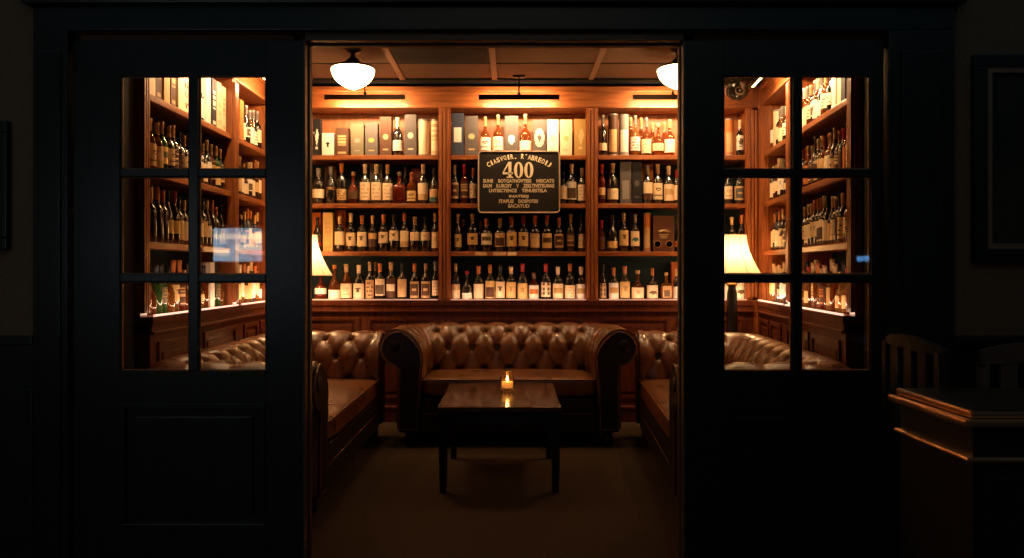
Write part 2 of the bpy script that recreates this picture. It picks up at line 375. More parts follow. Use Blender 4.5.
# ------------------------------------------------------------------ bottles, boxes, tubes
def pat(st, u, v):
    """print on a label: True where the second ink goes. u across, v up, both 0..1"""
    x = u-.5
    if st == 'P': return False
    if st == 'E': return (x*x*5+(v-.62)**2*6 < .11 and not x*x*5+(v-.62)**2*6 < .02) or (.2 < v < .28 and abs(x) < .3)
    if st == 'T': return (int(v*9) % 2 == 1) and abs(x) < (.36 if int(v*9) % 4 == 1 else .26) and (math.sin(u*61+v*37) > -.45) and .1 < v < .9
    if st == 'B': return v < .36 and (v < .28 or abs(x) < .5)
    if st == 'K': return abs(x) < .36 and .12 < v < .88 and not (abs(x) < .2 and .45 < v < .6)
    if st == 'M': return x*x*2.6+(v-.45)**2*9 < .16
    if st == 'm': return x*x*5+(v-.55)**2*42 < .30 or (.16 < v < .19 and abs(x) < .25)
    if st == 'O': return x*x*5+(v-.55)**2*9 < .80 and not (x*x*8+(v-.55)**2*14 < .18)
    if st == 'C': return abs(x) < .42 and (int(u*7) % 2 == 0) and (int(v*9) % 3 != 0)
    if st == 'F': return .1 < v < .62 and abs(x) < .36
    if st == 'W': return .35 < v < .75 and abs(x) < .34
    if st == 'S': return abs(x) < .05 and .45 < v < .72 or (.62 < v < .68 and abs(x) < .16)
    if st == 'D': return v > .55
    if st == 'R': return (.5+.18*math.sin(u*9) < v < .72+.1*math.cos(u*11)) and abs(x) < .38 or (.2 < v < .26 and abs(x) < .2)
    if st == 'L': return (.42 < v < .86 and abs(x) < .34 and (math.sin(v*48) > -.4)) or (.06 < v < .14 and abs(x) < .3)
    return False
STW = {'P': 'plain', 'E': 'emblem', 'T': 'lettered', 'B': 'banded', 'K': 'framed', 'M': 'medallion', 'm': 'medallion', 'O': 'oval', 'C': 'chequered',
       'F': 'panelled', 'W': 'crested', 'S': 'crested', 'D': 'two-tone', 'R': 'drawn', 'L': 'lettered'}
MC = {}
def body_mesh(kind, glass, r, h):
    k = ('b', kind, glass, round(r, 3), round(h, 2))
    if k in MC: return MC[k]
    bm = bmesh.new()
    P = {'std': ((.82, 0), (1, .02), (1, .56), (.95, .60), (.75, .65), (.46, .69), (.38, .73), (.36, .86), (.36, .95)),
         'slp': ((.82, 0), (1, .02), (1, .46), (.95, .53), (.78, .60), (.55, .66), (.42, .73), (.37, .86), (.37, .95)),
         'wid': ((.70, 0), (.84, .02), (.94, .30), (1, .46), (.93, .53), (.70, .59), (.38, .64), (.27, .70), (.26, .86), (.26, .95)),
         'sqt': ((.80, 0), (.98, .03), (1, .25), (.97, .42), (.80, .52), (.5, .58), (.33, .64), (.29, .72), (.29, .86), (.29, .95)),
         'sqr': ((.9, 0), (1, .02), (1, .50), (.93, .56), (.65, .61), (.34, .64), (.27, .70), (.27, .84), (.27, .94))}[kind]
    sg = 20
    if kind == 'sqr':
        rings = []
        for q, z in P:
            ring = []
            e = .34 if q > .5 else .9
            for i in range(sg):
                a = 2*PI*(i+.5)/sg; c, s = math.cos(a), math.sin(a)
                ring.append(bm.verts.new((r*q*math.copysign(abs(c)**e, c), r*q*.85*math.copysign(abs(s)**e, s), z*h)))
            rings.append(ring)
        for a, b in zip(rings, rings[1:]):
            for i in range(sg):
                f = bm.faces.new((a[i], a[(i+1) % sg], b[(i+1) % sg], b[i])); f.smooth = True
        bm.faces.new(rings[0][::-1]); bm.faces.new(rings[-1])
    else:
        add_lathe(bm, [(r*q, z*h) for q, z in P], sg)
    MC[k] = (mesh('whisky_bottle', bm, GLASS[glass][0]), {'std': .36, 'slp': .37, 'wid': .26, 'sqt': .29, 'sqr': .27}[kind]*r, P)
    return MC[k]
def cap_mesh(c, rn, h, stopper=False):
    k = ('c', c, round(rn, 3), round(h, 2), stopper)
    if k in MC: return MC[k]
    bm = bmesh.new()
    rn = max(rn, .0115)
    if stopper: add_lathe(bm, [(rn*1.0, h*.88), (rn*1.05, h*.885), (rn*1.35, h*.91), (rn*1.35, h*.985), (rn*1.2, h)], 14)
    else: add_lathe(bm, [(rn*1.06, h*.76), (rn*1.10, h*.765), (rn*1.10, h*.92), (rn*1.24, h*.925), (rn*1.24, h*.99), (rn*1.1, h)], 14)
    MC[k] = mesh('bottle_cap', bm, capm(c)); return MC[k]
def label_mesh(kind, st, c1, c2, r, z0, z1):
    k = ('l', kind == 'sqr', st, c1, c2, round(r, 3), round(z0, 2), round(z1, 2))
    if k in MC: return MC[k]
    bm = bmesh.new(); nu, nv = 12, 14
    g = []
    for j in range(nv+1):
        row = []
        for i in range(nu+1):
            u = i/nu; z = z0+(z1-z0)*j/nv
            if kind == 'sqr': row.append(bm.verts.new(((u-.5)*1.66*r, -r*.85-.0012, z)))
            else:
                a = -PI/2 + (u-.5)*math.radians(176); row.append(bm.verts.new(((r+.0010)*math.cos(a), (r+.0010)*math.sin(a), z)))
        g.append(row)
    for j in range(nv):
        for i in range(nu):
            f = bm.faces.new((g[j][i], g[j][i+1], g[j+1][i+1], g[j+1][i])); f.smooth = True
            f.material_index = 1 if pat(st, (i+.5)/nu, (j+.5)/nv) else 0
    me = bpy.data.meshes.new('bottle_label'); bm.to_mesh(me); bm.free()
    me.materials.append(ink(c1)); me.materials.append(ink(c2) if c2 != 'k' else plain('label_dark_ink', (.13, .075, .035), .6)); MC[k] = me; return me
def box_mesh(st, c1, c2, w, d, h):
    k = ('x', st, c1, c2, round(w, 3), round(h, 2))
    if k in MC: return MC[k]
    bm = bmesh.new(); nu, nv = 12, 26
    add_box(bm, -w/2, w/2, -d/2, d/2, 0, h, bev=.0015)
    for f in bm.faces: f.material_index = 0
    add_box(bm, -w/2+.0005, w/2-.0005, -d/2-.0006, d/2, h-.030, h-.0285, 0)
    e = .003
    for j in range(nv):
        for i in range(nu):
            if pat(st, (i+.5)/nu, (j+.5)/nv):
                x0 = -w/2+e+(w-2*e)*i/nu; x1 = -w/2+e+(w-2*e)*(i+1)/nu; z0 = e+(h-.035-e)*j/nv; z1 = e+(h-.035-e)*(j+1)/nv
                vs = [bm.verts.new((x, -d/2-.0006, z)) for x, z in ((x0, z0), (x1, z0), (x1, z1), (x0, z1))]
                bm.faces.new(vs).material_index = 1
    me = bpy.data.meshes.new('gift_box'); bm.to_mesh(me); bm.free(); me.materials.append(ink(c1)); me.materials.append(ink(c2)); MC[k] = me; return me
def tube_mesh(st, c1, c2, r, h):
    k = ('t', st, c1, c2, round(r, 3), round(h, 2))
    if k in MC: return MC[k]
    bm = bmesh.new(); sg, nv = 24, 24
    rings = [[bm.verts.new((r*math.cos(2*PI*i/sg), r*math.sin(2*PI*i/sg), .003+(h-.006)*j/nv)) for i in range(sg)] for j in range(nv+1)]
    for j in range(nv):
        for i in range(sg):
            f = bm.faces.new((rings[j][i], rings[j][(i+1) % sg], rings[j+1][(i+1) % sg], rings[j+1][i])); f.smooth = True
            a = (i+.5)/sg; u = (a-.5)*2.2 if a > .5 else -1
            f.material_index = 1 if (0 <= u <= 1 and pat(st, u, (j+.5)/nv)) else 0
    for z0, z1 in ((0, .012), (h-.014, h)):
        add_lathe(bm, [(r*1.02, z0), (r*1.03, z0+.001), (r*1.03, z1-.001), (r*1.01, z1)], sg, mi=2)
    me = mesh('gift_tube', bm, [ink(c1), ink(c2), capm('s')]); MC[k] = me; return me
ORD = ['zeroth', 'first', 'second', 'third', 'fourth', 'fifth', 'sixth', 'seventh', 'eighth', 'ninth', 'tenth', 'eleventh', 'twelfth', 'thirteenth', 'fourteenth', 'fifteenth', 'sixteenth', 'seventeenth']
ROWN = ['top shelf', 'second shelf', 'third shelf', 'bottom ledge']
def place(M, u, d, z, kind, glass, cap, st, c1, c2, w, h, l0, l1, where, grp):
    ML = M @ T(u, d, z+.0005)
    if kind == 'box':
        o = obj('gift_box', box_mesh(st, c1, c2, w, min(w, .085), h), None, None, ML)
        lab = f'{PAL[c1][1]} box' + (f' with {PAL[c2][1]} {STW[st]} print' if st != 'P' else ' without print')
        tag(o, f'{lab}, {where}', 'gift box', 'gift boxes on the ' + grp); return o
    if kind == 'tub':
        o = obj('gift_tube', tube_mesh(st, c1, c2, w/2, h), None, None, ML)
        lab = f'{PAL[c1][1]} round tube' + (f', {PAL[c2][1]} {STW[st]} print' if st != 'P' else '')
        tag(o, f'{lab}, {where}', 'gift tube', 'gift tubes on the ' + grp); return o
    me, rn, P = body_mesh(kind, glass, w/2, h)
    o = obj('whisky_bottle', me, None, None, ML)
    obj('bottle_cap', cap_mesh(cap, rn, h, kind in ('sqt', 'sqr')), None, o)
    if l1 > l0: obj('bottle_label', label_mesh(kind, st, c1, c2, w/2, l0, l1), None, o)
    if l1 > l0: lab = f'{GLASS[glass][1]} bottle, {PAL[c1][1]} {STW[st]} label, {PAL[cap][1]} cap'
    else: lab = f'unlabelled {GLASS[glass][1]} bottle, {PAL[cap][1]} cap'
    tag(o, f'{lab}, {where}', 'bottle', 'bottles on the ' + grp)
    return o
# px, top, width px, label top, label bottom, kind, glass, cap, style, colours   (measured sizes of the items on the back wall)
BACK = {
 ('left', 0): """317.6 119.5 8 0 0 box - - R kw;329 134 12.2 0 0 box - - S wk;343 128.5 13.5 0 0 box - - L bt;358.2 124.8 13 0 0 box - - m vs;372.3 124 13 0 0 box - - m gd;386.4 117.8 12 0 0 box - - m bt;397.6 117.8 10 140 150.5 std d c P wk;411.2 115.5 12 0 0 box - - m gc;424.2 120 11.5 0 0 tub - - P ct;435.3 120 9 0 0 tub - - L ct""",
 ('left', 1): """318.5 168.5 12 189 197.8 std d s P ck;331 167 10.5 182 190 slp d s E bt;341.6 163 10 189 200 std d o T tb;353.2 172 11 186 199 sqt r t T bk;365 164 10.4 182 200 std d c T ct;376.3 164.5 10.4 182 200 std d c T ct;387.5 164.5 10.2 183 200 std d t T ct;399.4 172 13 0 0 sqr r s P kk;411.6 172.5 9.8 190.7 201 std a o E yb;423 164.6 10.2 183 200 std d c B ct;434 168.5 9 189 201.5 slp d k B te""",
 ('left', 2): """317.4 217.5 9 236 246 slp d k B br;328.9 213 10 0 0 box - - L yt;339.6 216 10.2 230.4 245 std d t P ct;350.8 214 9.8 232.7 246 std d c S ck;362 215.5 10 232 246.5 std d o S ck;372.6 215.5 8.6 233 247 std d t D bt;383.4 214.2 9.8 232 243 std d o S ck;394 214.2 9.8 230 240.6 std d k S ck;404.5 212.3 9 230.7 247 std d o B ct;414.8 217 9.8 232 240.6 std d t T ct;425.3 217 9.6 232 240.6 std d k S ct;435 213 7 232 248 std d t S ct""",
 ('left', 3): """320.8 272 12 286 294 sqt r t P wk;334.4 265 12 290 299 sqt a o P wk;346.2 264 11.4 283.6 298 slp a t E ct;358.8 265 11 283.6 299 std d c S ck;369.7 262 8.4 280 298.5 std d t T tb;380 262.5 10 277.8 295.6 std d o F ck;391 262 9.8 278.5 298 std d t W bc;401.9 262.7 9.2 279 297 std d k S td;414.5 263.3 9 281.6 298 std d o K tb;425.7 262.7 9.2 281.4 298 std d t K tb;435.2 261.4 6.6 280.5 295.6 std d s T ct""",
 ('middle', 0): """458 114.2 12.6 0 0 box - - W nw;471.8 117 13.4 0 0 box - - m gt;485.2 117 11 136.4 150 wid a t E wk;498 115 11 134 150 wid a t E wt;511.6 117 14 0 0 box - - M gw;525.3 114.2 12 140.5 150 wid a t P wk;539.3 120.6 12.8 0 0 box - - O gc;552.6 120.6 11.6 0 0 box - - m wc;565.8 120.6 12.2 0 0 box - - m cy;580.2 120 13 0 0 box - - R dy""",
 ('middle', 1): """454.8 165 7.6 182.5 198.4 std d c K tb;464.4 164.5 8.4 181.8 198.4 std r r L bt;473.2 168 7.6 182.5 198 std d o T ct;563 172 8 185 199 std d k P ct;571.4 163.7 10.2 181.4 199.4 std d c F wk;582 168 9 184.5 200.5 std d c T ct""",
 ('middle', 2): """458 214 7.2 232.6 247 slp d t S yb;472.5 213.4 10.6 233.3 244.7 std d t S yb;486.6 218.5 10.8 233.3 244.7 std d o W ck;499.8 218.4 10.4 232.6 246.8 std d t F tb;511.6 217 10.6 232.2 246.4 std d o S yb;523.5 215.6 10 232.2 246 std d r S yb;535 215.6 10 233.4 247.6 std d o F ty;547 216.4 10 233.4 248 std d o W yb;558.9 217.7 9.2 234 247.5 std d o K tb;570.6 214.2 8 234 246.4 std d t L bt;581.6 214.2 6.8 234 248 std d k C ct""",
 ('middle', 3): """455.6 263.3 9 284.2 298.6 std d t D ct;467 271 10.4 293 299 sqt d r P wk;478.6 266.2 10 283.9 298.6 std d o P ct;490 264.7 9.6 281 298.4 std d o F yb;500.2 264.7 9.8 281.7 298 std d k S ck;511 266.8 10 282 298 std d t S yd;522.5 264 10.2 283.4 299 std d r S yd;533.8 272.5 10.2 285.3 299 std r b W wo;545.9 264 10 282.4 297 std d r C ck;558 266.8 10.6 283.8 298.5 std d c W cd;570 264 10.6 285.3 298.5 std d o T ct;581.2 266.8 9.8 284.2 299 std d c W wd""",
 ('right', 0): """602.8 115 8.4 143 150.4 std d s P ck;612.9 114.4 10.2 0 0 tub - - F bt;624 115 10 0 0 tub - - F sw;635.2 115.4 10 135 150.4 wid h s T wk;646.3 117.8 10 139 153 wid a s T ct;658 123.7 11.4 143 150.4 sqt a t T ck;669.7 119.3 10.8 139 152.3 wid a t P wk;729.4 119 8.6 0 0 tub - - F ot;739.8 120 7.6 134 150 std d c R wk""",
 ('right', 1): """602 164.3 7.2 187.6 199 std r r B yb;612.8 163.4 11.6 188.5 199.2 std d t P ct;625 162.5 11.4 0 0 box - - F gs;636.2 162.5 10.2 0 0 box - - m kg;647.5 166 10 181.8 199.4 std d s B cb;657.7 164.3 9.8 183 199.4 std d t E ck;668.6 166 9.6 184 200.7 std d c W ct;676.6 170 6.4 185 200 std d r P ct;728 170 9 186 199 std d k E ct;739 168 9.4 186 200 std d k K tg""",
 ('right', 2): """601.4 220.3 7.6 236.7 248.7 std r r T bm;612.4 215.2 10.6 241 248 slp d k P yb;623.8 212.5 9.8 230.3 245.5 std d t S yk;635 214 9 231 246 std d s M ce;647 213 7 0 0 tub - - F ot;677.5 222 6.4 241 247 slp d m P ob;731.8 217 9 236 248 std d t P ct;741.6 215 9.4 236 248 std d o P ct""",
 ('right', 3): """602.8 264 7 281.6 298 slp d k C tk;613.8 267.7 10 283 299.3 std d o W wd;624.9 266.2 10.2 281.7 298 std d o S yd;637.7 270.5 12.6 287.6 298.4 sqt a t S ct;652.4 268.2 11.2 285.2 298.4 wid d o M ck;666.2 272.4 11 286 297.6 sqr h t F tk;676.4 269 6.6 286.6 298.4 std d t P wk;729 270 9 284 299 std d t P wt;740 268 10 283 299 std d c M wk"""}
dfront = .075
for (bn, row), s in BACK.items():
    items = [q.split() for q in s.replace('\n', '').split(';')]
    for i, q in enumerate(items):
        px, top, w, lt, lb = map(float, q[:5]); kind, gl, cap, st, cc = q[5:]
        d = dfront + (.0 if kind != 'box' else .01)
        Y = YB + d - (w/118.8/2 if kind != 'box' else .04)
        z = ZS[row]
        h = wz(top, YB+d) - z
        w = w / F * Y * .965
        l0, l1 = (wz(lb, Y)-z, wz(lt, Y)-z) if lb else (0, 0)
        l0 = max(l0, .008)
        lim = {'std': .56, 'slp': .46, 'wid': .46, 'sqt': .42, 'sqr': .5}.get(kind, 1)*h
        if l1 > lim and l1 > l0: l1 = lim
        where = f'{ORD[i+1]} from left, {ROWN[row]}, {bn} back bay'
        place(FB, wx(px, YB+d), d, z, kind, gl, cap, st, cc[0], cc[1], w, h, l0, l1, where, f'{ROWN[row]} of the {bn} back bay')
# second-rank pieces that peep out behind the front row
def extra(px, top, w, row, kind, gl, cap, st, cc, label, cat):
    Y = YB+.20; z = ZS[row]; h = wz(top, Y)-z
    o = place(FB, wx(px, Y), .205, z, kind, gl, cap, st, cc[0], cc[1], w/F*Y, h, 0, 0, 'x', 'x')
    tag(o, label, cat, 'pieces in the rear rank of the back shelves')
extra(341.3, 210.5, 11, 2, 'box', '-', '-', 'P', 'ot', 'tall orange wooden case standing behind bottles, third shelf, left back bay', 'gift box')
extra(317, 213, 10, 2, 'box', '-', '-', 'P', 'ot', 'short orange wooden case in the corner above the table lamp shade', 'gift box')
extra(331.5, 166, 12, 1, 'box', '-', '-', 'K', 'bk', 'brown case behind the second bottle, second shelf, left back bay', 'gift box')
extra(376.5, 164, 12, 1, 'box', '-', '-', 'P', 'sw', 'silvery case behind the sixth bottle, second shelf, left back bay', 'gift box')
extra(405, 167, 5.6, 1, 'std', 'd', 's', 'P', 'kk', 'dark bottle with pale cap peeping out beside the square red decanter', 'bottle')
extra(417, 169, 10, 1, 'box', '-', '-', 'P', 'mk', 'maroon box in the rear of the second shelf, left back bay', 'gift box')
extra(463, 219, 6, 2, 'std', 'd', 't', 'P', 'kk', 'rear bottle beside the slimmest yellow label, third shelf, middle back bay', 'bottle')
extra(480.5, 221, 6, 2, 'std', 'd', 'o', 'P', 'kk', 'rear bottle between second and third bottles, third shelf, middle back bay', 'bottle')
extra(375.5, 262, 6, 3, 'std', 'd', 't', 'P', 'kk', 'rear bottle right of a patterned tan label, bottom ledge, left back bay', 'bottle')
extra(612.6, 165, 7, 1, 'box', '-', '-', 'P', 'bk', 'narrow brown case behind a broad cream label, second shelf, right back bay', 'gift box')
extra(647, 164.5, 11, 1, 'box', '-', '-', 'P', 'ok', 'orange case behind a banded cream label, second shelf, right back bay', 'gift box')
extra(618.8, 220.5, 5, 2, 'std', 'r', 'm', 'P', 'kk', 'reddish rear bottle between two labels, third shelf, right back bay', 'bottle')
extra(634.6, 212, 10, 2, 'box', '-', '-', 'K', 'bk', 'brown framed case behind the teal medallion label, third shelf', 'gift box')
for px, top, w, nm in ((630.5, 117, 8, 'between the white panelled tube and the honey-coloured bottle'), (641, 118, 8, 'behind the gap between honey and amber bottles'), (652.5, 122, 8, 'left of the squat amber bottle'), (664.5, 122, 7, 'right of the squat amber bottle')):
    extra(px, top, w, 0, 'slp', 'a', 't', 'P', 'kk', 'amber rear bottle ' + nm, 'bottle')
extra(674.5, 262, 7, 3, 'box', '-', '-', 'P', 'ok', 'orange carton behind the last visible bottle, bottom ledge, right back bay', 'gift box')
# leather gift case with two round windows
w = 21/F*YB; h = wz(216, YB+.05)-ZS[2]
LC = plain('case_brown_leather', (.11, .038, .018), .42)
gc = thing('leather_gift_case', 'brown case with arched lettering and two round dark windows, third shelf', 'gift case', T(wx(662.7, YB+.08), YB+.085, ZS[2]+.0005))
obj('case_body', boxes((-w/2, w/2, -.05, .05, 0, h), bev=.004), LC, gc)
for sx in (-.052, .046):
    bm = bmesh.new(); add_lathe(bm, [(.026, 0), (.030, .001), (.030, .004), (.026, .005), (.0255, .002)], 20, caps=False)
    wd = obj('window_ring', bm, BRASS, gc, T(sx, -.0505, .062) @ Matrix.Rotation(PI/2, 4, 'X'))
    bm = bmesh.new(); add_lathe(bm, [(.0255, 0), (.0255, .0015)], 20); obj('round_window', bm, plain('case_window_black', (.004, .004, .005), .1), wd)
bm = bmesh.new()
for rad, ext, rr in ((.062, .85, .0035), (.050, .75, .0045)):
    add_tube(bm, [(rad*1.0*math.sin(a), 0, .115+rad*math.cos(a)*.75) for a in [(-ext + 2*ext*k/12) for k in range(13)]], rr, 6)
for k in range(3):
    add_box(bm, -.04+k*.006, .04-k*.006, -.002, .001, .118-k*.014, .126-k*.014)
obj('gold_print', bm, plain('print_gold_foil', (.62, .42, .2), .4, .3), gc, T(0, -.0512, .02))

# side walls: items run from the doorway towards the back corner
SIDE = {
 ('left', 'near', 0): "box:L:ct box:P:cb box:L:bt box:P:tb box:L:bt box:P:ct box:T:cb wid:d:t:E:ck wid:a:c:P:ck std:d:s:P:wk box:P:wc box:L:kw box:T:ct box:L:ct",
 ('left', 'near', 1): "std:a:t:E:tb std:a:t:E:db std:a:t:E:tb std:a:t:W:dt std:n:t:W:yv std:d:t:E:tb std:d:t:T:bt std:d:k:E:bk std:d:t:E:tb std:d:o:P:ct std:d:o:P:ct std:d:o:E:ct std:d:t:P:ct std:d:t:P:wk",
 ('left', 'near', 2): "std:d:k:P:kb slp:d:k:P:kb std:d:t:P:kb std:d:o:P:kb std:d:o:P:kb slp:d:k:P:yk slp:d:r:P:yk std:d:k:P:yk std:d:t:P:ct std:d:o:E:tb std:d:t:K:ct std:d:k:P:ct std:d:k:P:tb slp:d:t:P:ct",
 ('left', 'near', 3): "sqt:h:t:B:ct slp:a:k:P:kk sqt:a:t:P:kk std:n:n:P:kk std:n:k:T:vd sqt:h:k:P:kk std:h:o:S:yb std:r:o:L:bt sqt:a:t:P:kk std:h:s:P:wk std:a:t:P:kk sqt:h:t:P:yk std:a:k:P:kk box:P:wc",
 ('left', 'far', 0): "std:d:s:P:wk slp:d:t:P:wk box:P:ot std:d:w:P:ck slp:d:s:K:wk std:h:s:P:wk slp:d:s:T:wk std:d:s:P:ck",
 ('left', 'far', 1): "std:d:t:P:ct std:d:o:T:ct slp:d:t:P:yb std:d:t:P:wk sqt:a:o:P:ct std:d:t:F:wk std:d:c:P:ct slp:a:o:P:tb std:d:t:P:ct",
 ('left', 'far', 2): "slp:d:o:K:ct std:d:b:P:kb std:d:o:L:bt sqt:d:t:P:ct std:d:t:K:tb std:d:o:P:ct slp:d:o:P:yk std:d:t:P:ct std:r:t:P:ct",
 ('left', 'far', 3): "std:d:k:P:bk sqt:h:s:F:ck slp:h:t:P:yb std:h:c:P:ct slp:a:o:P:tb std:h:t:P:yk std:d:t:P:wk std:h:o:T:ct sqt:h:o:P:wk",
 ('right', 'near', 0): "box:P:wc box:L:kg box:P:kg box:P:ct box:P:wc std:h:s:K:ck slp:d:s:E:wk std:h:t:T:wk slp:d:s:P:wk std:a:c:S:wk std:d:s:F:wk std:a:t:T:ck std:h:s:P:ck std:a:w:P:wk",
 ('right', 'near', 1): "std:d:s:P:ct slp:a:t:P:tb std:a:t:E:tb std:a:t:P:ot std:d:r:P:bt std:d:o:L:bt slp:d:t:K:bt std:a:t:P:ck std:d:o:P:ck std:a:o:P:yb std:d:t:P:tb std:d:c:K:tb slp:d:b:P:bt std:d:t:T:bt",
 ('right', 'near', 2): "std:d:k:E:ct std:d:t:E:ct slp:r:o:L:bt std:d:t:T:ct std:d:t:T:yb std:d:k:P:bt std:d:t:E:ct slp:d:t:P:yb std:d:k:P:ct std:d:t:F:cb std:d:o:F:ck std:d:o:S:ck std:d:o:S:yk std:d:t:P:ck",
 ('right', 'near', 3): "sqt:h:t:F:yd sqt:a:t:P:kk std:r:o:P:kk sqt:h:r:P:yk std:h:k:P:kk sqt:h:t:F:yd std:a:t:P:kk slp:h:t:P:db sqt:a:k:P:kk std:r:t:L:bo sqt:h:t:P:kk std:a:o:P:kk std:h:t:T:yb slp:a:t:P:kk",
 ('right', 'far', 0): "std:h:s:P:ck std:d:s:P:wk slp:d:s:K:wk std:d:w:T:wk slp:h:s:P:ck std:d:s:P:ck tub:P:ct std:h:s:P:wk",
 ('right', 'far', 1): "std:d:c:P:ck slp:a:t:P:wk std:d:t:T:ck sqt:d:t:P:ck std:d:s:S:wk std:d:t:P:wk slp:a:c:P:ck std:d:t:T:ct std:d:t:P:ck",
 ('right', 'far', 2): "std:d:t:P:tb std:d:o:P:ck slp:d:t:E:ck std:d:o:K:ck sqt:d:t:P:ct std:d:t:P:ck std:d:o:P:wk std:d:k:T:ct std:a:o:P:ct",
 ('right', 'far', 3): "std:h:t:P:wk slp:h:t:P:tb std:h:o:P:yb std:d:t:P:wk std:h:t:P:wk sqt:d:t:L:st std:d:t:P:bk std:h:t:P:ck std:h:t:P:yk"}
rnd = random.Random(7)
for (sd, bn, row), s in SIDE.items():
    toks = s.split(); toks += toks[3:6] if bn == 'near' and row else []; n = len(toks)
    M = FL if sd == 'left' else FR
    a, b = ((.005 if sd == 'left' else .085), LM-.045) if bn == 'near' else (LM+.05, (LL if sd == 'left' else LR)-.16)
    step = (b-a)/n
    for i, t in enumerate(toks):
        q = t.split(':'); kind = q[0]
        u = a+(i+.5)*step
        if sd == 'right': u = LR-u
        z = ZS[row]
        if kind in ('box', 'tub'): gl = cap = '-'; st, cc = q[1], q[2]
        else: gl, cap, st, cc = q[1:]
        h = {'std': .30, 'slp': .31, 'wid': .30, 'sqt': .25, 'sqr': .24, 'box': .30, 'tub': .30}[kind] + rnd.choice((-.02, -.01, 0, .01, .02))
        if kind == 'box' and 'near' == bn and row == 0: h += .04
        w = min({'std': .068, 'slp': .067, 'wid': .076, 'sqt': .080, 'sqr': .08, 'box': .074, 'tub': .07}[kind], step-.003)
        hi = {'std': .52, 'slp': .44, 'wid': .42, 'sqt': .40}.get(kind, .5)*h; lo = .10*h if rnd.random() < .6 else .20*h
        if cc[0] == 'k' and kind not in ('box', 'tub'): hi = lo = 0
        dd = .072+rnd.uniform(-.004, .010)
        where = f'{ORD[i+1]} from doorway, {ROWN[row]}, {sd} wall {bn} bay'
        place(M, u, dd, z, kind, gl, cap, st, cc[0], cc[1], w, h, lo, hi, where, f'{ROWN[row]} of the {sd} wall {bn} bay')
# tickets on the shelf edge
for px, w, c, z, lb in ((481, 12, 't', ZS[2], 'tan paper ticket on the third shelf edge, leftmost of three under sign'), (499.5, 13, 't', ZS[2], 'tan paper ticket on the third shelf edge, middle of three under sign'), (512.2, 9, 'c', ZS[2], 'pale paper ticket on the third shelf edge, rightmost of three under sign')):
    x = wx(px, YB); ww = w/F*YB/2
    tag(obj('price_ticket', boxes((x-ww, x+ww, YB+.0015, YB+.0035, z-.033, z-.004)), ink(c)), lb, 'ticket', 'price tickets on the shelf edge')

# ------------------------------------------------------------------ sign
sx0, sx1, sz0, sz1 = wx(478, 6.24), wx(560, 6.24), wz(213, 6.24), wz(151, 6.24)
sw, sh = (sx1-sx0), (sz1-sz0)
sg = thing('sign_board', 'black sign with cream 400 lettering hung in front of the middle shelves', 'sign', T((sx0+sx1)/2, YB-.018, (sz0+sz1)/2))
def rrect(w, h, r, n=6):
    p = []
    for cx, cz, a0 in ((w/2-r, h/2-r, 0), (-w/2+r, h/2-r, 90), (-w/2+r, -h/2+r, 180), (w/2-r, -h/2+r, 270)):
        for k in range(n+1):
            a = math.radians(a0+90*k/n); p.append((cx+r*math.cos(a), cz+r*math.sin(a)))
    return p
bm = bmesh.new(); add_prism(bm, rrect(sw, sh, .03), -.008, .008)
obj('board', bm, plain('sign_black_paint', (.022, .017, .013), .42, spec=.35), sg)
bm = bmesh.new(); add_tube(bm, [(x, -.010, z) for x, z in rrect(sw-.008, sh-.008, .028)], .006, 8, closed=True)
obj('sign_border', bm, plain('sign_tan_border', (.42, .30, .19), .45), sg)
bm = bmesh.new(); add_tube(bm, [(-.2, .008, -.05), (-.2, .0165, -.05)], .01); add_tube(bm, [(.2, .008, -.05), (.2, .0165, -.05)], .01); obj('sign_standoff', bm, BLACKMETAL, sg)
CREAM = plain('sign_cream_paint', (.85, .70, .45), .5)
CREAM2 = plain('sign_tan_paint', (.66, .52, .32), .5)
def mm(x): return x/F*6.24
# big numerals 400
def ellipse(cx, cz, a, b, n=36): return [(cx+a*math.cos(2*PI*k/n), cz+b*math.sin(2*PI*k/n)) for k in range(n)]
def zero(bm, cx, cz):
    o = ellipse(cx, cz, mm(4.6), mm(8.0)); i = ellipse(cx, cz, mm(1.55), mm(6.9)); n = len(o)
    for y in (0., -.004):
        a = [bm.verts.new((x, y, z)) for x, z in o]; b = [bm.verts.new((x, y, z)) for x, z in i]
        for k in range(n): bm.faces.new((a[k], a[(k+1) % n], b[(k+1) % n], b[k]))
bm = bmesh.new()
cz = mm(HZ and (182-170.0))
for cx in (518.6, 528.8): zero(bm, mm(cx-519), cz)
x4 = mm(508-519)
def q(pts): 
    vs = [bm.verts.new((x4+mm(a), -.004, cz+mm(b))) for a, b in pts]; bm.faces.new(vs)
q(((.4, 8.2), (3.4, 8.2), (3.4, -6.9), (.4, -6.9)))            # stem
q(((.4, 8.2), (.4, 5.0), (-3.9, -2.0), (-5.4, -3.0), (-5.4, -2.4)))  # diagonal
q(((-5.4, -2.3), (-5.4, -4.3), (4.9, -4.3), (4.9, -2.3)))       # crossbar
q(((-1.3, -6.7), (-1.3, -7.9), (5.1, -7.9), (5.1, -6.7)))       # foot serif
obj('sign_numerals', bm, CREAM, sg, T(0, -.009, 0))
deps = None
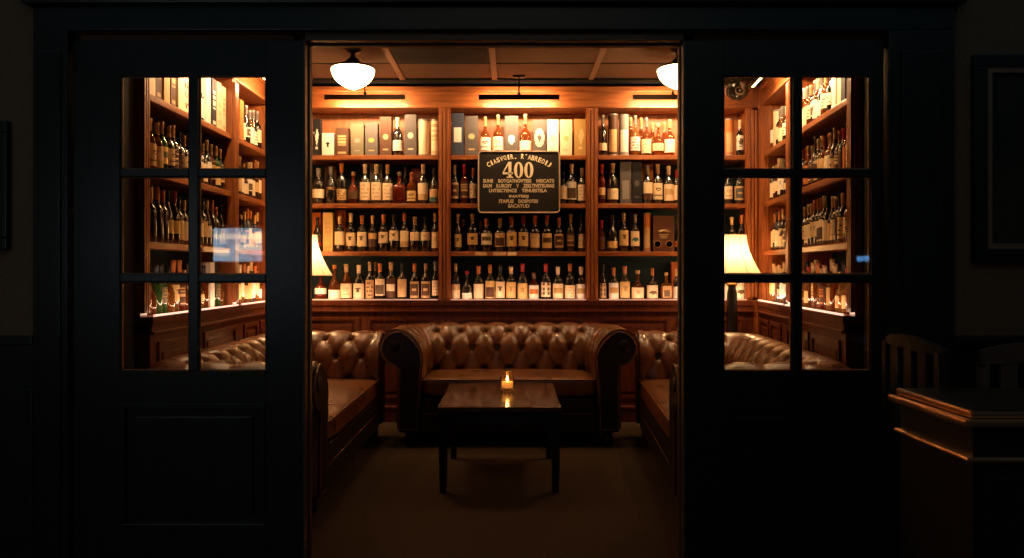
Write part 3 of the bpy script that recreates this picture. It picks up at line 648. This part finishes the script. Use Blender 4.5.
def text_mesh(txt, size, width, bold=.0):
    cu = bpy.data.curves.new('lettering', 'FONT'); cu.body = txt; cu.size = size; cu.align_x = 'CENTER'; cu.align_y = 'CENTER'
    cu.offset = bold; cu.extrude = .0008; cu.resolution_u = 3
    o = bpy.data.objects.new('lettering', cu); C.objects.link(o)
    dg = bpy.context.evaluated_depsgraph_get(); me = bpy.data.meshes.new_from_object(o.evaluated_get(dg))
    bpy.data.objects.remove(o); bpy.data.curves.remove(cu)
    xs = [v.co.x for v in me.vertices]; ys = [v.co.y for v in me.vertices]
    w = max(xs)-min(xs); h = max(ys)-min(ys); cx = (max(xs)+min(xs))/2; cy = (max(ys)+min(ys))/2
    for v in me.vertices: v.co.x = (v.co.x-cx)*(width/w); v.co.y = (v.co.y-cy)*(size/h)
    return me
RX = Matrix.Rotation(PI/2, 4, 'X')
for txt, x0, x1, y0, y1 in (('SUNE  BOTGATNOVTESE  HISCATS', 483, 554.3, 179, 182.6), ('SAUM  ILUROSY  V  ZEELTIVETEUMAE', 483, 554.3, 183.8, 187.6), ('LNTISCTENCE  TENUESTELA', 489, 547, 188.7, 192.3),
                            ('INATEEIJ', 509, 528.5, 194.8, 198.4), ('ITAPUE  DOSPOTES', 499, 538, 199.4, 203), ('SACATUD', 508, 529.5, 204, 207.8)):
    ws = txt.split('  '); tot = len(txt) ; p = 0
    for wd in ws:
        a = x0+(x1-x0)*p/tot; b = x0+(x1-x0)*(p+len(wd))/tot; p += len(wd)+2
        me = text_mesh(wd, mm(y1-y0), mm(b-a), .0012); me.materials.clear(); me.materials.append(CREAM2)
        obj('sign_word', me, None, sg, T(mm((a+b)/2-519), -.009, mm(182-(y0+y1)/2)) @ RX)
# arched line
arc = "CIASVQIR. R'ABREOIJ"
n = len(arc); R_ = mm(60); c0 = mm(182-156.2)-R_
sub = None
arcm = bmesh.new()
for i, ch in enumerate(arc):
    if ch == ' ':
        me = bpy.data.meshes.new('sign_arched_word'); arcm.to_mesh(me); arcm.free(); me.materials.append(CREAM); obj('sign_arched_word', me, None, sg); arcm = bmesh.new()
        continue
    a = math.radians(-30.5+61*i/(n-1))
    cw = mm(3.0) if ch not in ".'I" else mm(1.6)
    me = text_mesh(ch, mm(4.9) if ch not in ".'" else mm(1.2), cw, .001)
    z_off = 0 if ch not in ".'" else (mm(-2) if ch == '.' else mm(2))
    A = .0
    M_ = T(R_*math.sin(a)*1.0, -.009, c0+R_*math.cos(a)) @ Matrix.Rotation(a, 4, 'Y') @ T(0, 0, z_off) @ RX
    me.transform(M_); arcm.from_mesh(me); bpy.data.meshes.remove(me)
me = bpy.data.meshes.new('sign_arched_word'); arcm.to_mesh(me); arcm.free(); me.materials.append(CREAM)
obj('sign_arched_word', me, None, sg)

# ------------------------------------------------------------------ picture lights
def picture_light(M, u, label, power=6., L=.65, dz_=2.642):
    """bar hung from the ceiling in front of the cornice"""
    y = -.19
    r = thing('picture_light', label, 'picture light', M @ T(u, y, dz_), 'bar picture lights along the cornice')
    bm = bmesh.new(); add_box(bm, -L/2, L/2, -.018, .018, -.002, .022, bev=.004); add_box(bm, -L/2, L/2, -.019, -.013, -.020, .018, bev=.002); obj('light_bar', bm, BLACKMETAL, r)
    bm = bmesh.new(); add_box(bm, -L/2+.04, L/2-.04, -.004, .014, -.012, -.0025); obj('light_tube', bm, TUBE, r)
    bm = bmesh.new(); add_tube(bm, [(0, 0, .022), (0, 0, .165)], .006); add_lathe(bm, [(.016, .02), (.012, .035), (.008, .045)], 12); obj('stem', bm, BLACKMETAL, r)
    bm = bmesh.new(); add_box(bm, -.05, .05, -.022, .022, .160, .1785, bev=.003); obj('ceiling_plate', bm, BLACKMETAL, r)
    lamp('AREA', 'picture_light_beam', M @ T(u, y+.014, dz_-.014) @ Matrix.Rotation(math.radians(60), 4, 'X'), power*1.85, (1., .63, .33), shape='RECTANGLE', size=L-.08, size_y=.02)
picture_light(FB, wx(365, 6.08), 'dark bar picture light above the left back shelves', 7.5)
picture_light(FB, wx(519, 6.08), 'dark bar picture light above the black sign', 8.)
picture_light(FB, wx(673, 6.08), 'dark bar picture light above the right back shelves', 7.5)
picture_light(FL, .62, 'dark bar picture light over the left wall shelves nearest the doorway', 7)
picture_light(FL, 1.55, 'dark bar picture light over the left wall shelves in the corner', 6)
picture_light(FR, LR-.62, 'dark bar picture light over the right wall shelves nearest the doorway', 7)
picture_light(FR, LR-1.34, 'dark bar picture light over the right wall shelves in the corner', 6)

# ------------------------------------------------------------------ schoolhouse ceiling lamps
def pendant(px, label):
    Y = 5.35
    r = thing('ceiling_lamp', label, 'ceiling lamp', T(wx(px, Y), Y, 2.82), 'schoolhouse ceiling lamps')
    bm = bmesh.new(); add_lathe(bm, [(.062, 0), (.062, -.012), (.045, -.024), (.022, -.03), (.018, -.05), (.022, -.06), (.05, -.085), (.064, -.11), (.064, -.134)], 24)
    obj('lamp_fitter', bm, BLACKMETAL, r)
    bm = bmesh.new(); add_lathe(bm, [(.06, -.134), (.10, -.137), (.144, -.142), (.152, -.152), (.148, -.175), (.135, -.205), (.11, -.235), (.07, -.262), (.03, -.282), (.008, -.288)], 32)
    obj('glass_globe', bm, GLOW, r)
    bm = bmesh.new(); add_lathe(bm, [(.066, -.114), (.12, -.120), (.158, -.134), (.160, -.146), (.1565, -.146), (.12, -.130), (.066, -.119)], 32, caps=False)
    obj('globe_rim', bm, BLACKMETAL, r)
pendant(353, 'lit white glass ceiling lamp, wholly visible at the left of the opening')
pendant(679, 'lit white glass ceiling lamp half hidden by the right door frame')
# dark dome fitting in the right back corner
Y = 6.0
r = thing('ceiling_dome', 'unlit dark glass ceiling dome with pale ring near the right corner', 'ceiling dome', T(wx(737, Y), Y, 2.82))
bm = bmesh.new(); add_lathe(bm, [(.112, 0), (.112, -.02), (.108, -.03)], 28); obj('dome_base', bm, BLACKMETAL, r)
bm = bmesh.new(); add_lathe(bm, [(.106, -.03), (.108, -.08), (.104, -.13), (.085, -.18), (.05, -.212), (.01, -.22)], 28); obj('dome_glass', bm, plain('smoky_green_glass', (.022, .024, .018), .12, coat=.5), r)
bm = bmesh.new(); add_tube(bm, [(.034*math.cos(2*PI*k/20), 0, .034*math.sin(2*PI*k/20)) for k in range(20)], .005, 6, closed=True)
add_lathe(bm, [(.006, -.004), (.006, .004)], 10)
obj('lens_ring', bm, plain('pale_ring', (.5, .42, .3), .35, .5), r, T(-.01, -.106, -.165) @ Matrix.Rotation(math.radians(-18), 4, 'X'))

# ------------------------------------------------------------------ table lamps on corner tables
def table_lamp(px, Y, label, tlabel):
    x = wx(px, Y); zt = .62
    t = thing('corner_table', tlabel, 'side table', T(x, Y, 0), 'round corner tables')
    bm = bmesh.new(); add_lathe(bm, [(.125, zt-.025), (.135, zt-.02), (.135, zt-.003), (.13, zt)], 32); obj('tabletop', bm, BLACKWOOD, t)
    bm = bmesh.new(); add_lathe(bm, [(.11, 0), (.11, .02), (.05, .04), (.03, .1), (.028, .5), (.06, zt-.025)], 24); obj('pedestal', bm, BLACKWOOD, t)
    r = thing('table_lamp', label, 'table lamp', T(x, Y, zt+.0005), 'cream shaded table lamps')
    bm = bmesh.new(); add_lathe(bm, [(.07, 0), (.072, .015), (.055, .03), (.045, .05), (.042, .25), (.038, .45), (.030, .485), (.030, .50)], 24); obj('lamp_base', bm, BLACKWOOD, r)
    bm = bmesh.new(); add_lathe(bm, [(.030, .50), (.040, .505), (.040, .52), (.028, .53), (.012, .54), (.012, .60), (.02, .605), (.02, .64), (.006, .645)], 20); obj('lamp_neck', bm, BRASS, r)
    z0, z1 = wz(275.5, Y)-zt, wz(235, Y)-zt
    rb, rt = .232, .112
    prof = []
    for k in range(13):
        s = k/12; prof.append((rt+(rb-rt)*((1-s)**1.75), z0+(z1-z0)*s))
    bm = bmesh.new(); add_lathe(bm, prof, 40, caps=False); obj('lamp_shade', bm, SHADE, r)
    bm = bmesh.new()
    for j in range(8):
        a = 2*PI*(j+.35)/8
        add_tube(bm, [(q_*1.004*math.cos(a), q_*1.004*math.sin(a), z) for q_, z in prof], .0016, 5)
    for q_, z in (prof[0], prof[-1]): add_tube(bm, [(q_*math.cos(2*PI*k/40), q_*math.sin(2*PI*k/40), z) for k in range(40)], .003, 6, closed=True)
    obj('shade_seam', bm, plain('shade_braid', (.35, .2, .09), .7), r)
    bm = bmesh.new()
    for a in (0, 2*PI/3, 4*PI/3): add_tube(bm, [(.005*math.cos(a), .005*math.sin(a), z1-.03), (rt*math.cos(a), rt*math.sin(a), z1-.004)], .002, 5)
    add_tube(bm, [(0, 0, .64), (0, 0, z1-.02)], .003, 5)
    obj('shade_spider', bm, BRASS, r)
    lamp('POINT', 'table_lamp_bulb', T(x, Y, zt+(z0*.55+z1*.45)), 12., (1., .60, .28), shadow_soft_size=.05)
table_lamp(302.5, 5.98, 'lit table lamp with cream bell shade, left corner behind the sofas', 'dark round corner table under the left table lamp')
table_lamp(732, 5.98, 'lit table lamp with cream bell shade seen through the right door', 'dark round corner table under the right table lamp')

# ------------------------------------------------------------------ chesterfield sofas
PROF = [(.165, .30), (.170, .42), (.178, .52), (.185, .60), (.178, .66), (.150, .725), (.105, .775), (.055, .806), (0, .817), (-.05, .808), (-.092, .780), (-.120, .740),
        (-.127, .69), (-.113, .635), (-.080, .592), (-.03, .568), (0, .54), (.0, .40), (.0, .12)]
def resample(P, step):
    out = [Vector(P[0])]; V = [Vector(p) for p in P]; vs = [0.]
    # Catmull-Rom densify
    pts = []
    for i in range(len(V)-1):
        p0, p1, p2, p3 = V[max(i-1, 0)], V[i], V[i+1], V[min(i+2, len(V)-1)]
        m = max(2, int((p2-p1).length/step))
        for k in range(m):
            t = k/m
            pts.append(.5*((2*p1)+(-p0+p2)*t+(2*p0-5*p1+4*p2-p3)*t*t+(-p0+3*p1-3*p2+p3)*t**3))
    pts.append(V[-1])
    v = 0.; res = []
    for i, p in enumerate(pts):
        if i: v += (p-pts[i-1]).length
        a = pts[max(i-1, 0)]; b = pts[min(i+1, len(pts)-1)]; d = (b-a).normalized()
        res.append((p.x, p.y, v, -d.y if False else d.y, -d.x))
    return res
PR = resample(PROF, .011)
# arc length where z passes a height on the inner side
def v_at(z):
    for o_, zz, v, *_ in PR:
        if zz >= z: return v
V1 = v_at(.785); VB = .182; A_ = .19
def tuft(c, v, par):
    """relief 0..1 of the buttoned leather at coordinate c along and v up the profile"""
    u = c/A_ + par
    q_ = (V1-v)/VB
    if q_ <= 0:
        P = abs(math.sin(PI*u))**.8
        fade = max(0., 1-(-q_)*.28)
        h = 1-(1-P)*fade*.55
        # button pit on row 1
        du = (u-round(u))*A_; dv = v-V1
        h -= 1.15*math.exp(-(du*du+dv*dv)/(.025**2))
        return h
    qq = min(q_, 2.0)
    s = u + qq/2; t = u - qq/2
    if q_ < 2.0: P = (abs(math.sin(PI*s))*abs(math.sin(PI*t)))**.42
    else: P = abs(math.sin(PI*u))**.84
    h = P
    for k in (0, 1, 2):
        du = u-(.5 if k == 1 else 0); du = (du-round(du))*A_; dv = (q_-k)*VB
        h -= 1.15*math.exp(-(du*du+dv*dv)/(.025**2))
    return h
def sofa_body(W, D, rc=.16):
    bm = bmesh.new(); cols = []
    def ring(fn):
        cols.append([fn(*p) for p in PR])
    amp = .040
    # left arm: front -> back
    def pos(seg, s, o, z, n_o, n_z, v):
        r = max(rc-o, .02)           # corner radius at this offset
        xi = W/2-o; yi = D-o
        if seg == 0: y0, y1 = 0., yi-r; y = y0+(y1-y0)*s; base = Vector((-xi, y)); nd = Vector((1, 0)); c = y - (D-.19); par = 0.0
        elif seg == 1: a = PI - s*PI/2; base = Vector((-xi+r, yi-r)) + Vector((r*math.cos(a), r*math.sin(a))); nd = -Vector((math.cos(a), math.sin(a))); c = None
        elif seg == 2: x0, x1 = -xi+r, xi-r; x = x0+(x1-x0)*s; base = Vector((x, yi)); nd = Vector((0, -1)); c = x; par = (.5 if round((W-.38)/A_) % 2 else 0.)
        elif seg == 3: a = PI/2 - s*PI/2; base = Vector((xi-r, yi-r)) + Vector((r*math.cos(a), r*math.sin(a))); nd = -Vector((math.cos(a), math.sin(a))); c = None
        else: y0, y1 = yi-r, 0.; y = y0+(y1-y0)*s; base = Vector((xi, y)); nd = Vector((-1, 0)); c = y - (D-.19); par = 0.0
        hh = .75
        if c is not None: hh = tuft(c, v, par)
        edge = 1.
        if seg in (0, 4): edge = min(1., max(0., (y-.03)/.06))
        # only the inner side and the top carry the buttoning
        wv = 1. if v < V1+.16 else max(0., 1-(v-V1-.16)/.12)
        dsp = amp*(hh-1)*edge*wv
        p = base + nd*(n_o*dsp)
        return Vector((p.x, p.y, z + n_z*dsp))
    nA = int(D/.011); nB = int((W-.4)/.010); nC = 10
    for seg, n in ((0, nA), (1, nC), (2, nB), (3, nC), (4, nA)):
        for k in range(n + (1 if seg == 4 else 0)):
            s = k/n
            cols.append([pos(seg, s, o, z, no, nz, v) for (o, z, v, no, nz) in PR])
    vs = [[bm.verts.new(p) for p in c] for c in cols]
    for a, b in zip(vs, vs[1:]):
        for i in range(len(PR)-1):
            f = bm.faces.new((a[i], a[i+1], b[i+1], b[i])); f.smooth = True
    for e in (vs[0], vs[-1]): bm.faces.new(e)
    bmesh.ops.remove_doubles(bm, verts=bm.verts[:], dist=1e-5)
    return bm
def button_spots(W, D):
    out = []
    for k, row in ((0, 0), (1, .5), (2, 0)):
        vt = V1-k*VB
        o, z, no, nz = min(((abs(v-vt), (o, z, no, nz)) for o, z, v, no, nz in PR))[1]
        par = (.5 if round((W-.38)/A_) % 2 else 0.)
        d = -.034
        i = -8
        while i < 9:
            x = (i + row - par)*A_
            if abs(x) < W/2-.16-(.05 if k == 0 else .08): out.append(Vector((x, D-o+no*-d*-1*0, z)) + Vector((0, -no*d, nz*d)))
            y = D-.19 + (i + row)*A_
            if .04 < y < D-.30:
                out.append(Vector((-(W/2-o)+no*d, y, z+nz*d))); out.append(Vector(((W/2-o)-no*d, y, z+nz*d)))
            i += 1
    return out
def cushion(bm, x0, x1, y0, y1, z0, z1, crown=.02, e=9.):
    g = bmesh.ops.create_cube(bm, size=2.)
    bmesh.ops.subdivide_edges(bm, edges=list(set(ed for v in g['verts'] for ed in v.link_edges)), cuts=16, use_grid_fill=True)
    for v in bm.verts:
        p = v.co; m = max(abs(p.x), abs(p.y), abs(p.z))
        nrm = (abs(p.x)**e+abs(p.y)**e+abs(p.z)**e)**(1/e)
        q_ = p*(m/nrm) if nrm else p
        X, Yv, Z = q_
        zz = Z + (crown*2/(z1-z0))*(1-X*X)*(1-Yv*Yv)*(1 if Z > 0 else 0)*max(0, Z)
        v.co = Vector(((x0+x1)/2+X*(x1-x0)/2, (y0+y1)/2+Yv*(y1-y0)/2, (z0+z1)/2+zz*(z1-z0)/2))
    for f in bm.faces: f.smooth = True
def chesterfield(W, D, label, M, ncush=1):
    r = thing('chesterfield_sofa', label, 'sofa', M, 'brown leather chesterfield sofas')
    obj('buttoned_back', sofa_body(W, D), LEATHER, r)
    bm = bmesh.new(); cushion(bm, -W/2+.168, W/2-.168, -.012, D-.175, .345, .475, .018); 
    cw = W/2-.178
    add_tube(bm, [(-cw, .0, .462), (-cw*.98, -.008, .466), (cw*.98, -.008, .466), (cw, .0, .462)], .006, 8)
    obj('seat_cushion', bm, LEATHERC, r)
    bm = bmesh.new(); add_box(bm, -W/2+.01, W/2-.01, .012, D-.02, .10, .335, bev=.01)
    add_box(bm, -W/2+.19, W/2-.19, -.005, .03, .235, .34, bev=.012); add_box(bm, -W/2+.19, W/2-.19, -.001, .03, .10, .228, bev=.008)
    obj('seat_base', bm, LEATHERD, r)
    bm = bmesh.new(); add_tube(bm, [(-W/2+.19, -.006, .232), (W/2-.19, -.006, .232)], .005, 6); obj('piping', bm, LEATHER, r)
    outl = [(o, z) for o, z, *_ in PR[::3]]
    cx_ = .03; 
    for s in (-1, 1):
        pts = []
        for o, z in outl:
            oo = o + (.02 if o < .05 else -.016); zc = z - (.018 if z > .7 else 0)
            pts.append((s*(W/2-oo), max(zc, .125)))
        pts = [p for i, p in enumerate(pts) if i == 0 or (Vector(p)-Vector(pts[i-1])).length > .004]
        pts.append((s*(W/2-.145), .125)) if pts[0][1] > .2 else None
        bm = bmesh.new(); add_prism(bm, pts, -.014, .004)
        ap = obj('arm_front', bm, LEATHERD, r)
        bm = bmesh.new(); add_tube(bm, [(x, -.012, z) for x, z in pts], .005, 6, closed=True); obj('piping', bm, LEATHER, ap)
        # scroll roundel
        bm = bmesh.new(); add_lathe(bm, [(.040, 0), (.042, .004), (.036, .008), (.02, .011), (.006, .012)], 24)
        obj('scroll', bm, LEATHERD, ap, T(s*(W/2+.02), -.013, .70) @ Matrix.Rotation(PI/2, 4, 'X'))
    for x in (-W/2+.09, W/2-.09):
        for y in (.07, D-.08):
            bm = bmesh.new(); add_lathe(bm, [(.025, 0), (.045, .02), (.050, .05), (.035, .075), (.05, .09), (.05, .118)], 18, x, y); obj('foot', bm, BLACKWOOD, r)
    for p in button_spots(W, D):
        bm = bmesh.new(); bmesh.ops.create_icosphere(bm, subdivisions=2, radius=.0095)
        for f in bm.faces: f.smooth = True
        obj('button', bm, LEATHERD, r, T(*p))
    return r
chesterfield(1.58, .71, 'long brown leather buttoned sofa against the back shelves, facing the doorway', T(-.022, 5.31, 0) @ Matrix.Diagonal((1, 1, 1.02, 1)))
ZSC = Matrix.Diagonal((1, 1, .972, 1))
ML = Matrix.Translation((-.972, 4.72, 0)) @ Matrix.Rotation(math.radians(90), 4, 'Z') @ ZSC
s2 = chesterfield(1.93, .80, 'brown leather buttoned sofa along the left wall, lit seat facing right', ML)
s3 = copy_tree(s2)
aR = math.atan2(.10, 1.5)
s3.matrix_local = Matrix.Translation((.885, 4.72, 0)) @ Matrix.Rotation(math.radians(-90)-math.atan2(.095, 1.5), 4, 'Z') @ ZSC
s3['label'] = 'brown leather buttoned sofa along the right wall, mostly behind the door leaf'

# ------------------------------------------------------------------ coffee table and candle
t = thing('coffee_table', 'dark wood coffee table with polished top and tapered legs', 'coffee table', T(-.071, 4.18, 0))
bm = bmesh.new(); add_box(bm, -.345, .345, 0, .88, .462, .489, bev=.004); obj('tabletop', bm, TABLEWOOD, t)
bm = bmesh.new()
for b_ in ((-.31, .31, .035, .055, .38, .462), (-.31, .31, .825, .845, .38, .462), (-.31, -.29, .055, .825, .38, .462), (.29, .31, .055, .825, .38, .462)): add_box(bm, *b_)
obj('apron', bm, BLACKWOOD, t)
for sx in (-1, 1):
    for yy in (.06, .82):
        bm = bmesh.new(); a, b = .029, .018
        vs = []
        for z, h_ in ((0, b), (.462, a)):
            cx_ = sx*.316
            vs.append([bm.verts.new((cx_+i*h_, yy+j*h_, z)) for i, j in ((-1, -1), (1, -1), (1, 1), (-1, 1))])
        for i in range(4): bm.faces.new((vs[0][i], vs[0][(i+1) % 4], vs[1][(i+1) % 4], vs[1][i]))
        bm.faces.new(vs[0][::-1]); bm.faces.new(vs[1]); obj('leg', bm, BLACKWOOD, t)
Yc = 4.72
c = thing('candle_holder', 'lit tealight in a clear glass holder on the coffee table', 'candle', T(wx(507.3, Yc), Yc, .4893))
bm = bmesh.new(); add_lathe(bm, [(.026, 0), (.030, .004), (.040, .016), (.045, .045), (.045, .09), (.041, .112), (.043, .122), (.039, .122), (.038, .11), (.042, .088), (.042, .045), (.037, .02), (.02, .016)], 28)
obj('glass_cup', bm, VOTIVE, c)
bm = bmesh.new()
for k in range(10):
    a = 2*PI*k/10; add_tube(bm, [(.030*math.cos(a), .030*math.sin(a), .002), (.043*math.cos(a), .043*math.sin(a), .022)], .004, 6)
obj('glass_foot', bm, plain('bright_glass_ribs', (.85, .6, .35), .1, trans=.6), c)
bm = bmesh.new(); add_lathe(bm, [(.033, .024), (.036, .028), (.036, .060), (.030, .062)], 24); obj('wax', bm, WAX, c)
bm = bmesh.new(); add_tube(bm, [(0, 0, .060), (.001, 0, .07)], .0012, 5); obj('wick', bm, plain('wick_black', (.01, .01, .01), .8), c)
bm = bmesh.new(); add_lathe(bm, [(.002, .066), (.006, .072), (.007, .078), (.004, .090), (.001, .100)], 14); obj('flame', bm, FLAME, c)
lamp('POINT', 'candle_light', T(wx(507.3, Yc), Yc, .4893+.09), .18, (1., .5, .18), shadow_soft_size=.01)

# ------------------------------------------------------------------ hall furniture
def frame_pic(name, x0, x1, z0, z1, label, f=.05, mat=.05):
    y = DY-.001
    r = thing(name, label, 'picture', T((x0+x1)/2, y, (z0+z1)/2))
    w, h = (x1-x0)/2, (z1-z0)/2
    bm = bmesh.new()
    for b_ in ((-w, w, h-f, h), (-w, w, -h, -h+f), (-w, -w+f, -h+f, h-f), (w-f, w, -h+f, h-f)): add_box(bm, b_[0], b_[1], -.03, 0, b_[2], b_[3], bev=.005)
    obj('frame', bm, BLACKWOOD, r)
    bm = bmesh.new()
    for k, b_ in enumerate(((-w+f, w-f, h-f-.02, h-f), (-w+f, w-f, -h+f, -h+f+.02), (-w+f, -w+f+.02, -h+f+.02, h-f-.02), (w-f-.02, w-f, -h+f+.02, h-f-.02))): add_box(bm, b_[0], b_[1], -.024, -.004, b_[2], b_[3])
    obj('inner_slip', bm, plain('slip_bronze', (.30, .16, .09), .5, .2), r)
    obj('picture_sheet', boxes((-w+f+.02, w-f-.02, -.010, -.002, -h+f+.02, h-f-.02)), noisy('dark_painting', (.008, .009, .009), (.060, .034, .020), (1, 1, .6), 5., 3, .4), r)
frame_pic('framed_picture', dx(970), dx(1080), dz(262), dz(56), 'large dark framed picture on the hall wall, right of the doors')
frame_pic('framed_picture', dx(-90), dx(11.5), dz(250), dz(122), 'dark framed picture cut by the left edge, on the hall wall', .045)
# sideboard, its polished edge coloured brass-like to stand in for reflected light
POL = plain('polished_edge_glint', (.70, .36, .16), .25, .8)
POLT = noisy('polished_sideboard_top', (.010, .008, .007), (.018, .012, .009), (1, 8, 8), 3, 4, .3, 0, 30, .2)
sb = thing('sideboard', 'dark sideboard with shiny stepped top edge at the right of the hall', 'sideboard', T(1.115, 1.86, 0))
def edge_prof(bm, x1, y1, z0, z1, rad): add_box(bm, 0, x1, 0, y1, z0, z1, bev=rad)
bm = bmesh.new(); add_box(bm, .02, 1.2, -.0, .37, .882, .902, bev=.007); bm.faces.ensure_lookup_table()
for f in bm.faces:
    f.normal_update(); f.material_index = 1 if abs(f.normal.z) > .95 else 0
obj('tabletop', bm, [POL, POLT], sb)
bm = bmesh.new(); add_box(bm, -.0, 1.2, -.01, .38, .862, .8815, bev=.006); obj('top_moulding', bm, POL, sb)
bm = bmesh.new(); add_box(bm, .03, 1.18, .01, .36, .06, .8615); obj('cabinet_body', bm, BLACKWOOD, sb)
bm = bmesh.new(); add_box(bm, .012, 1.19, .0, .365, .772, .786, bev=.006); obj('lower_moulding', bm, POL, sb)
for k in range(3):
    bm = bmesh.new(); add_box(bm, .05+k*.38, .40+k*.38, -.004, .010, .10, .74, bev=.004); dr = obj('cabinet_door', bm, BLACKWOOD, sb)
    bm = bmesh.new(); bmesh.ops.create_icosphere(bm, subdivisions=2, radius=.012); obj('knob', bm, BRASS, dr, T(.37+k*.38, -.016, .45))
for x in (.06, 1.12):
    for y in (.04, .33): obj('foot', boxes((x-.02, x+.02, y-.02, y+.02, 0, .06)), BLACKWOOD, sb)
CH = plain('dark_chair_wood', (.15, .075, .05), .45)
def chair(M, label, Z=1.0, D=.40, RH=.075, CH=CH):
    r = thing('dining_chair', label, 'chair', M, 'dark chairs behind the sideboard')
    W = .45
    bm = bmesh.new(); n = 16; rows = []
    for k in range(n+1):
        u = -1+2*k/n; x = u*W/2; y = D+.03*(1-u*u); zt = Z-.030*u*u; zb = Z-RH-.004*u*u
        rows.append([bm.verts.new(p) for p in ((x, y-.012, zb), (x, y+.012, zb), (x, y+.012, zt), (x, y-.012, zt))])
    for a, b in zip(rows, rows[1:]):
        for i in range(4): f = bm.faces.new((a[i], a[(i+1) % 4], b[(i+1) % 4], b[i]))
    bm.faces.new(rows[0]); bm.faces.new(rows[-1][::-1]); obj('top_rail', bm, CH, r)
    for x, w in ((-.11, .045), (.0, .045), (.11, .045)): obj('back_slat', boxes((x-w/2-.008, x+w/2+.008, D+.015, D+.027, .47, Z-RH+.002)), CH, r)
    obj('seat', boxes((-W/2, W/2, 0, D+.02, .43, .47), bev=.01), LEATHERD, r)
    for s in (-1, 1):
        obj('rear_leg', boxes((s*W/2-(.035 if s > 0 else 0), s*W/2+(0 if s > 0 else .035), D-.005, D+.025, 0, Z-RH+.005)), CH, r)
        obj('front_leg', boxes((s*(W/2-.025)-.017, s*(W/2-.025)+.017, .02, .055, 0, .432)), CH, r)
    return r
chair(T(1.66, 2.47, 0) @ Matrix.Rotation(math.radians(84), 4, 'Z'), 'dark chair with curved top rail between the door and the sideboard', 1.035, .32, .045, plain('near_black_chair_wood', (.009, .006, .005), .5))
chair(T(1.905, 2.33, 0) @ Matrix.Rotation(math.radians(-3), 4, 'Z'), 'dark slatted chair behind the sideboard, under the framed picture', .985)

# unseen lit screens added to the far hall wall, making the door glass reflections
def screen(x, z, w, h, label, cols, st, rows_=6, cols_=9):
    r = thing('reflection_screen', label, 'screen', T(x, -1.0, z))
    obj('screen_case', boxes((-w/2-.02, w/2+.02, -.04, -.002, -h/2-.02, h/2+.02), bev=.004), BLACKMETAL, r)
    obj('wall_bracket', boxes((-.03, .03, -.40, -.04, -.03, .03)), BLACKMETAL, r)
    bm = bmesh.new(); rr = random.Random(3)
    for j in range(rows_):
        for i in range(cols_):
            x0 = -w/2+w*i/cols_; x1 = x0+w/cols_; z0 = -h/2+h*j/rows_; z1 = z0+h/rows_
            vs = [bm.verts.new(p) for p in ((x0, 0, z0), (x1, 0, z0), (x1, 0, z1), (x0, 0, z1))]
            f = bm.faces.new(vs)
            f.material_index = 0 if (j == 2 and i > 3) or j == 4 or (j == 1 and i < 3) else (1 if rr.random() < .75 else 2)
    me = bpy.data.meshes.new('display'); bm.to_mesh(me); bm.free()
    for k, cc in enumerate(cols): me.materials.append(plain(f'display_{label[:5]}_{k}', (0, 0, 0), .3, emit=cc, es=st))
    obj('display', me, None, r)
screen(-2.47*1.0, 1.478, .44, .30, 'bright pale blue screen, mirrored in the left door glass', [(1., .93, .82), (.35, .55, .72), (.2, .36, .5)], 13.)
screen(3.16, 1.352, .115, .05, 'small blue lit display, mirrored in the right door glass', [(.15, .45, .9), (.10, .35, .75), (.1, .3, .7)], 12., 2, 3)

# ------------------------------------------------------------------ world, hall fill light, camera
w = bpy.data.worlds.new('night'); bpy.context.scene.world = w; w.use_nodes = True
w.node_tree.nodes['Background'].inputs[0].default_value = (.35, .8, 1., 1); w.node_tree.nodes['Background'].inputs[1].default_value = .10
lamp('AREA', 'hall_fill', T(0, .2, 3.2), 3.2, (1., .75, .5), shape='RECTANGLE', size=2., size_y=1.5)  # unseen fill light added to lift the dark hall
cam = bpy.data.cameras.new('camera'); co = bpy.data.objects.new('camera', cam); C.objects.link(co)
cam.sensor_width = 36.; cam.lens = F/1024*36; cam.shift_y = -(279-HZ)/1024
co.location = (0, 0, H); co.rotation_euler = (PI/2, 0, 0); cam.clip_start = .05
bpy.context.scene.camera = co
vs_ = bpy.context.scene.view_settings
vs_.view_transform = 'Standard'; vs_.look = 'None'; vs_.gamma = 1; vs_.use_curve_mapping = False; vs_.exposure = 0.0
